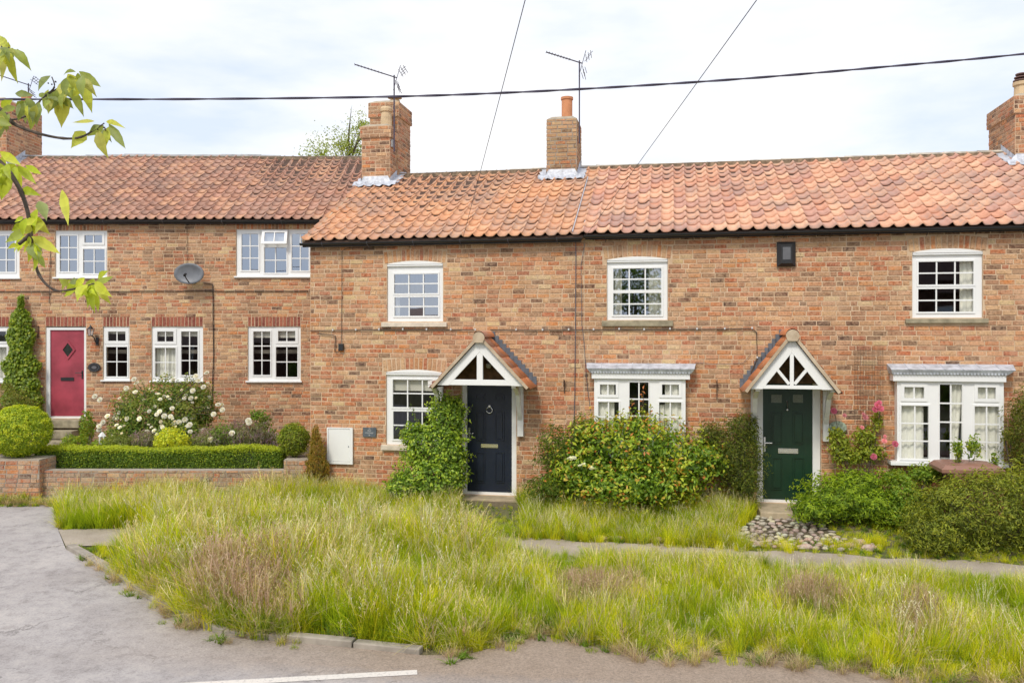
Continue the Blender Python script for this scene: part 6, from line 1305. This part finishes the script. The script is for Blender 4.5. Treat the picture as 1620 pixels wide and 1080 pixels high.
GG = [P(0.310, 0.422, 0.018), P(0.414, 0.524, 0.022), P(0.149, 0.251, 0.018), P(0.483, 0.570, 0.030)]; GY = [P(0.644, 0.661, 0.026), P(0.736, 0.718, 0.033), P(0.517, 0.581, 0.022), P(0.828, 0.752, 0.050)]; ST = [P(0.686, 0.585, 0.320), P(0.722, 0.636, 0.368), P(0.581, 0.473, 0.240)]; PU = [P(0.528, 0.370, 0.272), P(0.563, 0.413, 0.320), P(0.458, 0.310, 0.240), P(0.616, 0.490, 0.352)]; GR = [P(.38, .47, .13), P(.46, .52, .16)]
k_ = 0
for pal, heads, hp, h, ln_ in ((GG, 0, None, .40, .6), (GG, 3, ST, .44, .6), (GY, 0, None, .42, .65), (GY + GG, 3, ST, .44, .65), (GY + GG, 6, ST, .46, .7), (GR + GY + GG, 8, [P(.62, .58, .34), P(.56, .53, .32)], .46, .7), (GR + GG, 20, PU, .44, .75), (ST + GY, 12, PU + ST, .38, 1.0), (ST + PU, 6, ST, .28, 1.4), (GG + GY, 0, None, .20, .7), (GG, 0, None, .14, 1.0), (GY, 2, ST, .26, .8)):
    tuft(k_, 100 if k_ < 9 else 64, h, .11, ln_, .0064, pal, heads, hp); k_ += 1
# k 12: broad-leaved weed
tuft(12, 26, .18, .09, 1.0, .03, [P(.15, .26, .04), P(.19, .30, .045), P(.24, .34, .05)])
tuft(13, 22, .46, .12, .5, .0035, [P(.20, .30, .05), P(.26, .36, .06)], 9, [P(.85, .82, .68), P(.80, .76, .60)], hh=1.25)
tuft(14, 40, .30, .14, .9, .022, [P(.14, .25, .035), P(.20, .31, .04), P(.26, .36, .05)])
def nz2(x, y, s, o): return noise.noise(Vector((x * s, y * s, o)))
pts_, idx_, scl_, rot_ = [], [], [], []
def put(x, y, k, s, tilt=.0, tdir=0):
    pts_.append((x, y, gz(x, y) - .01)); idx_.append(k); scl_.append(s); rot_.append((tilt * math.cos(tdir), tilt * math.sin(tdir), random.uniform(0, 6.28)))
PURP = [(400, 935, 85, 52), (345, 920, 40, 35), (460, 985, 40, 25), (925, 915, 50, 38), (985, 905, 35, 25), (740, 1015, 55, 35), (1455, 965, 32, 50), (1280, 935, 60, 25), (240, 925, 35, 40)]
SPY = .098
for iy in range(int((15.0 - 7.5) / SPY)):
    for ix in range(int(17.5 / SPY)):
        x = -8.9 + ix * SPY + random.uniform(-.05, .05); y = 7.5 + iy * SPY + random.uniform(-.05, .05); u, w = wl(x, y); px_, py_ = proj((x, y, gz(x, y)))
        if px_ > 1850 or w > -.03 or y < 7.4: continue
        ky = kerb_y(x); n1 = nz2(x, y, .8, 1); n2_ = nz2(x, y, 2.2, 4); zone = None; hs_ = 1.0
        if y < ky + (.16 if -2.0 < x < -.8 else .05): continue
        # hard standing, path stub, doorsteps, cobbles stay clear
        if -2.78 + .12 * math.sin(u * 2.3) < w < -2.02:
            if px_ >= 780:
                edge = min(w + 2.85, -2.02 - w)
                if edge > .10 or random.random() < .6: 
                    if random.random() > (.22 if px_ < 1100 or px_ > 1400 else .03): continue
                    hs_ = .45
        if inside(x, y, CP) or inside(x, y, SP): continue
        if px_ < 250 and py_ > 832 and y > SP[0].y - .05 and False: continue
        if y > 12.9 and x < UJ and y > YW - .18: continue
        if 1195 < px_ < 1290 and w > -1.35: continue
        if 722 < px_ < 825 and w > -.62: continue
        if 722 < px_ < 825 and w > -2: hs_ *= .5 if w < -1.2 else .3
        if w <= -2.6 or px_ < 215:
            front = 0
            if px_ < 240 and w < -2.9:          # short patch at the tip by the drive
                hs_ *= .55 + .45 * max(0, (px_ - 170) / 70) if px_ > 170 else .55
            if 250 < px_ < 760: hs_ *= 1.2
            if px_ > 620: hs_ *= .84
            if px_ > 780: hs_ *= .86
            dpath = max(0, -2.75 - w)
            if px_ > 820 and dpath < .8: hs_ *= .72 + .28 * dpath / .8
            if y - ky < .25: hs_ *= .72
            if px_ < 215 and w > -2.1: hs_ *= .85
        else:
            hs_ *= (.95 if px_ < 500 else .62) if px_ < 860 else .58
            if px_ > 1290: hs_ *= .6
            if px_ > 1190 and px_ < 1300: hs_ *= .4
        r = random.random(); pu = 0
        for (a, b_, c, d) in PURP: q = ((px_ - a) / c) ** 2 + ((py_ - 38 - b_) / d) ** 2; pu = max(pu, 1.15 - q)
        if hs_ < .42 or (px_ < 180 and w < -2.9): k = random.choice([9, 9, 10, 11, 12])
        elif random.random() < pu * .95: k = random.choice([6, 6, 6, 7, 7, 8])
        else:
            q = n1 * 1.3 + n2_ * .7 + random.uniform(-.35, .35) + (.15 if px_ > 900 else 0)
            k = random.choice([0, 1, 0, 9, 12] if q < -.45 else [0, 1, 1, 3, 5] if q < -.1 else [2, 3, 4, 5, 1] if q < .25 else [2, 3, 4, 4, 2, 11] if q < .6 else [4, 5, 3, 3, 12])
            if y - ky < .35 and random.random() < .5: k = random.choice([0, 12, 8, 7, 9, 2])
            if 'x' and w > -2 and px_ > 500 and random.random() < .25: k = 5
        if hs_ > .5 and random.random() < .045: k = random.choice([13, 14, 14])
        put(x, y, k, hs_ * random.uniform(.7, 1.2) * (1 + .45 * n1 + .25 * n2_), random.uniform(.05, .40), 1.2 + 2.2 * nz2(x, y, .5, 12) + random.uniform(-.8, .8))
# a few strays on kerb edge, drive corner, dirt strip and foot of the garden wall
for _ in range(190):
    x = random.uniform(-9, -8.2) if random.random() < .25 else random.choice([random.uniform(-6, -2.2), random.uniform(-.7, 7), random.uniform(-.7, 7)]); y = kerb_y(x) - abs(random.gauss(0, .10)) if x > -7 else YW - .2 - abs(random.gauss(0, .05)); put(x, y, random.choice([8, 10, 12, 9, 8]), random.uniform(.3, .7))
for _ in range(80):
    px_ = random.uniform(1150, 1400); p = gpx(px_, random.uniform(858, 874)); put(p.x, p.y, random.choice([9, 10, 12, 2]), random.uniform(.25, .6))
for _ in range(120): p = gpx(random.uniform(-60, 92), random.uniform(795, 801)); put(p.x, p.y, random.choice([10, 12, 9, 8]), random.uniform(.25, .6))
me = bpy.data.meshes.new('long_grass'); me.from_pydata(pts_, [], [])
for nm, ty, dat, key in (('idx', 'INT', idx_, 'value'), ('scl', 'FLOAT', scl_, 'value'), ('rot', 'FLOAT_VECTOR', [c for r in rot_ for c in r], 'vector')): me.attributes.new(nm, ty, 'POINT').data.foreach_set(key, dat)
gr = bpy.data.objects.new('long_grass', me); link(gr); tagp(gr, 'unmown long grass with seed heads covering the verge in front of the cottages', 'grass', kind='stuff')
ng = bpy.data.node_groups.new('scatter_tufts', 'GeometryNodeTree'); ng.interface.new_socket('Geometry', in_out='INPUT', socket_type='NodeSocketGeometry'); ng.interface.new_socket('Geometry', in_out='OUTPUT', socket_type='NodeSocketGeometry')
gi, go = ng.nodes.new('NodeGroupInput'), ng.nodes.new('NodeGroupOutput'); ip = ng.nodes.new('GeometryNodeInstanceOnPoints'); ci = ng.nodes.new('GeometryNodeCollectionInfo'); ci.inputs['Collection'].default_value = tcol; ci.inputs['Separate Children'].default_value = True; ci.inputs['Reset Children'].default_value = True
def na(nm, ty): a = ng.nodes.new('GeometryNodeInputNamedAttribute'); a.data_type = ty; a.inputs['Name'].default_value = nm; return a.outputs['Attribute']
lk = ng.links.new; lk(gi.outputs[0], ip.inputs['Points']); lk(ci.outputs[0], ip.inputs['Instance']); ip.inputs['Pick Instance'].default_value = True; lk(na('idx', 'INT'), ip.inputs['Instance Index']); lk(na('rot', 'FLOAT_VECTOR'), ip.inputs['Rotation']); lk(na('scl', 'FLOAT'), ip.inputs['Scale']); lk(ip.outputs[0], go.inputs[0])
gr.modifiers.new('scatter', 'NODES').node_group = ng
print('tufts', len(pts_))

# ------------------------------------------------------------------ across the road, behind the camera (mirrored in the windows)
def far_house(x0, x1, y, ze, zr, label, mat):
    t = empty('brick_house', ((x0 + x1) / 2, y, -.3), 0, label, 'house'); hw = (x1 - x0) / 2; mb = MB(); mb.box(-hw, hw, -7, 0, 0, ze); mb.build('wall', mat, t)
    mb = MB(); mb.face([(-hw - .2, .25, ze - .1), (hw + .2, .25, ze - .1), (hw + .2, -3.5, zr), (-hw - .2, -3.5, zr)]); mb.face([(hw + .2, -7.25, ze - .1), (-hw - .2, -7.25, ze - .1), (-hw - .2, -3.5, zr), (hw + .2, -3.5, zr)]); mb.build('roof', 'dark_tile', t)
    n = int(2 * hw / 3)
    for i in range(n):
        for zz in (.9, 3.1):
            if zz + 1.2 < ze: mb = MB(); u = -hw + 2 * hw * (i + .5) / n; mb.box(u - .5, u + .5, 0.002, .05, zz, zz + 1.1); mb.build('window', 'white', t); mb = MB(); mb.box(u - .42, u + .42, .051, .06, zz + .08, zz + 1.02); mb.build('pane', 'glass', t)
M['far_brick'] = m_plain('far_brick', (.16, .075, .055), .9, .3, 6)
far_house(-34, -15, -22, 2.4, 4.6, 'low brick house across the road reflected in the left windows', 'far_brick'); far_house(6, 24, -20, 5.6, 9.0, 'tall brick house across the road reflected in the right windows', 'far_brick')
for (x, y, h, r, lb) in ((-6.5, -19, 9.5, 2.6, 'broad tree across the road opposite the middle cottage'), (1, -23, 6.5, 2.6, 'rounded tree across the road beside the utility pole'), (-12, -24, 5.0, 2.2, 'small tree across the road by the low house')):
    b = Vector((x, y, -.3)); bush('broadleaf_tree', lb, 'tree', b, [((0, 0, h - r), (r, r, r * .9)), ((r * .6, 0, h - r * 1.6), (r * .8, r, r * .7)), ((-r * .6, .5, h - r * 1.7), (r * .8, r, r * .8))], 3500, .28, .16, G_D, stems=12, stemr=.07, inner=.4)
b = Vector((0, -13, -.3)); bush('roadside_hedge', 'long dark hedge along the far side of the road', 'hedge', b, [((-12 + i * 2.2, 0, .7), (1.4, .7, .8)) for i in range(12)], 7000, .18, .10, G_D, stems=14, stemr=.03)
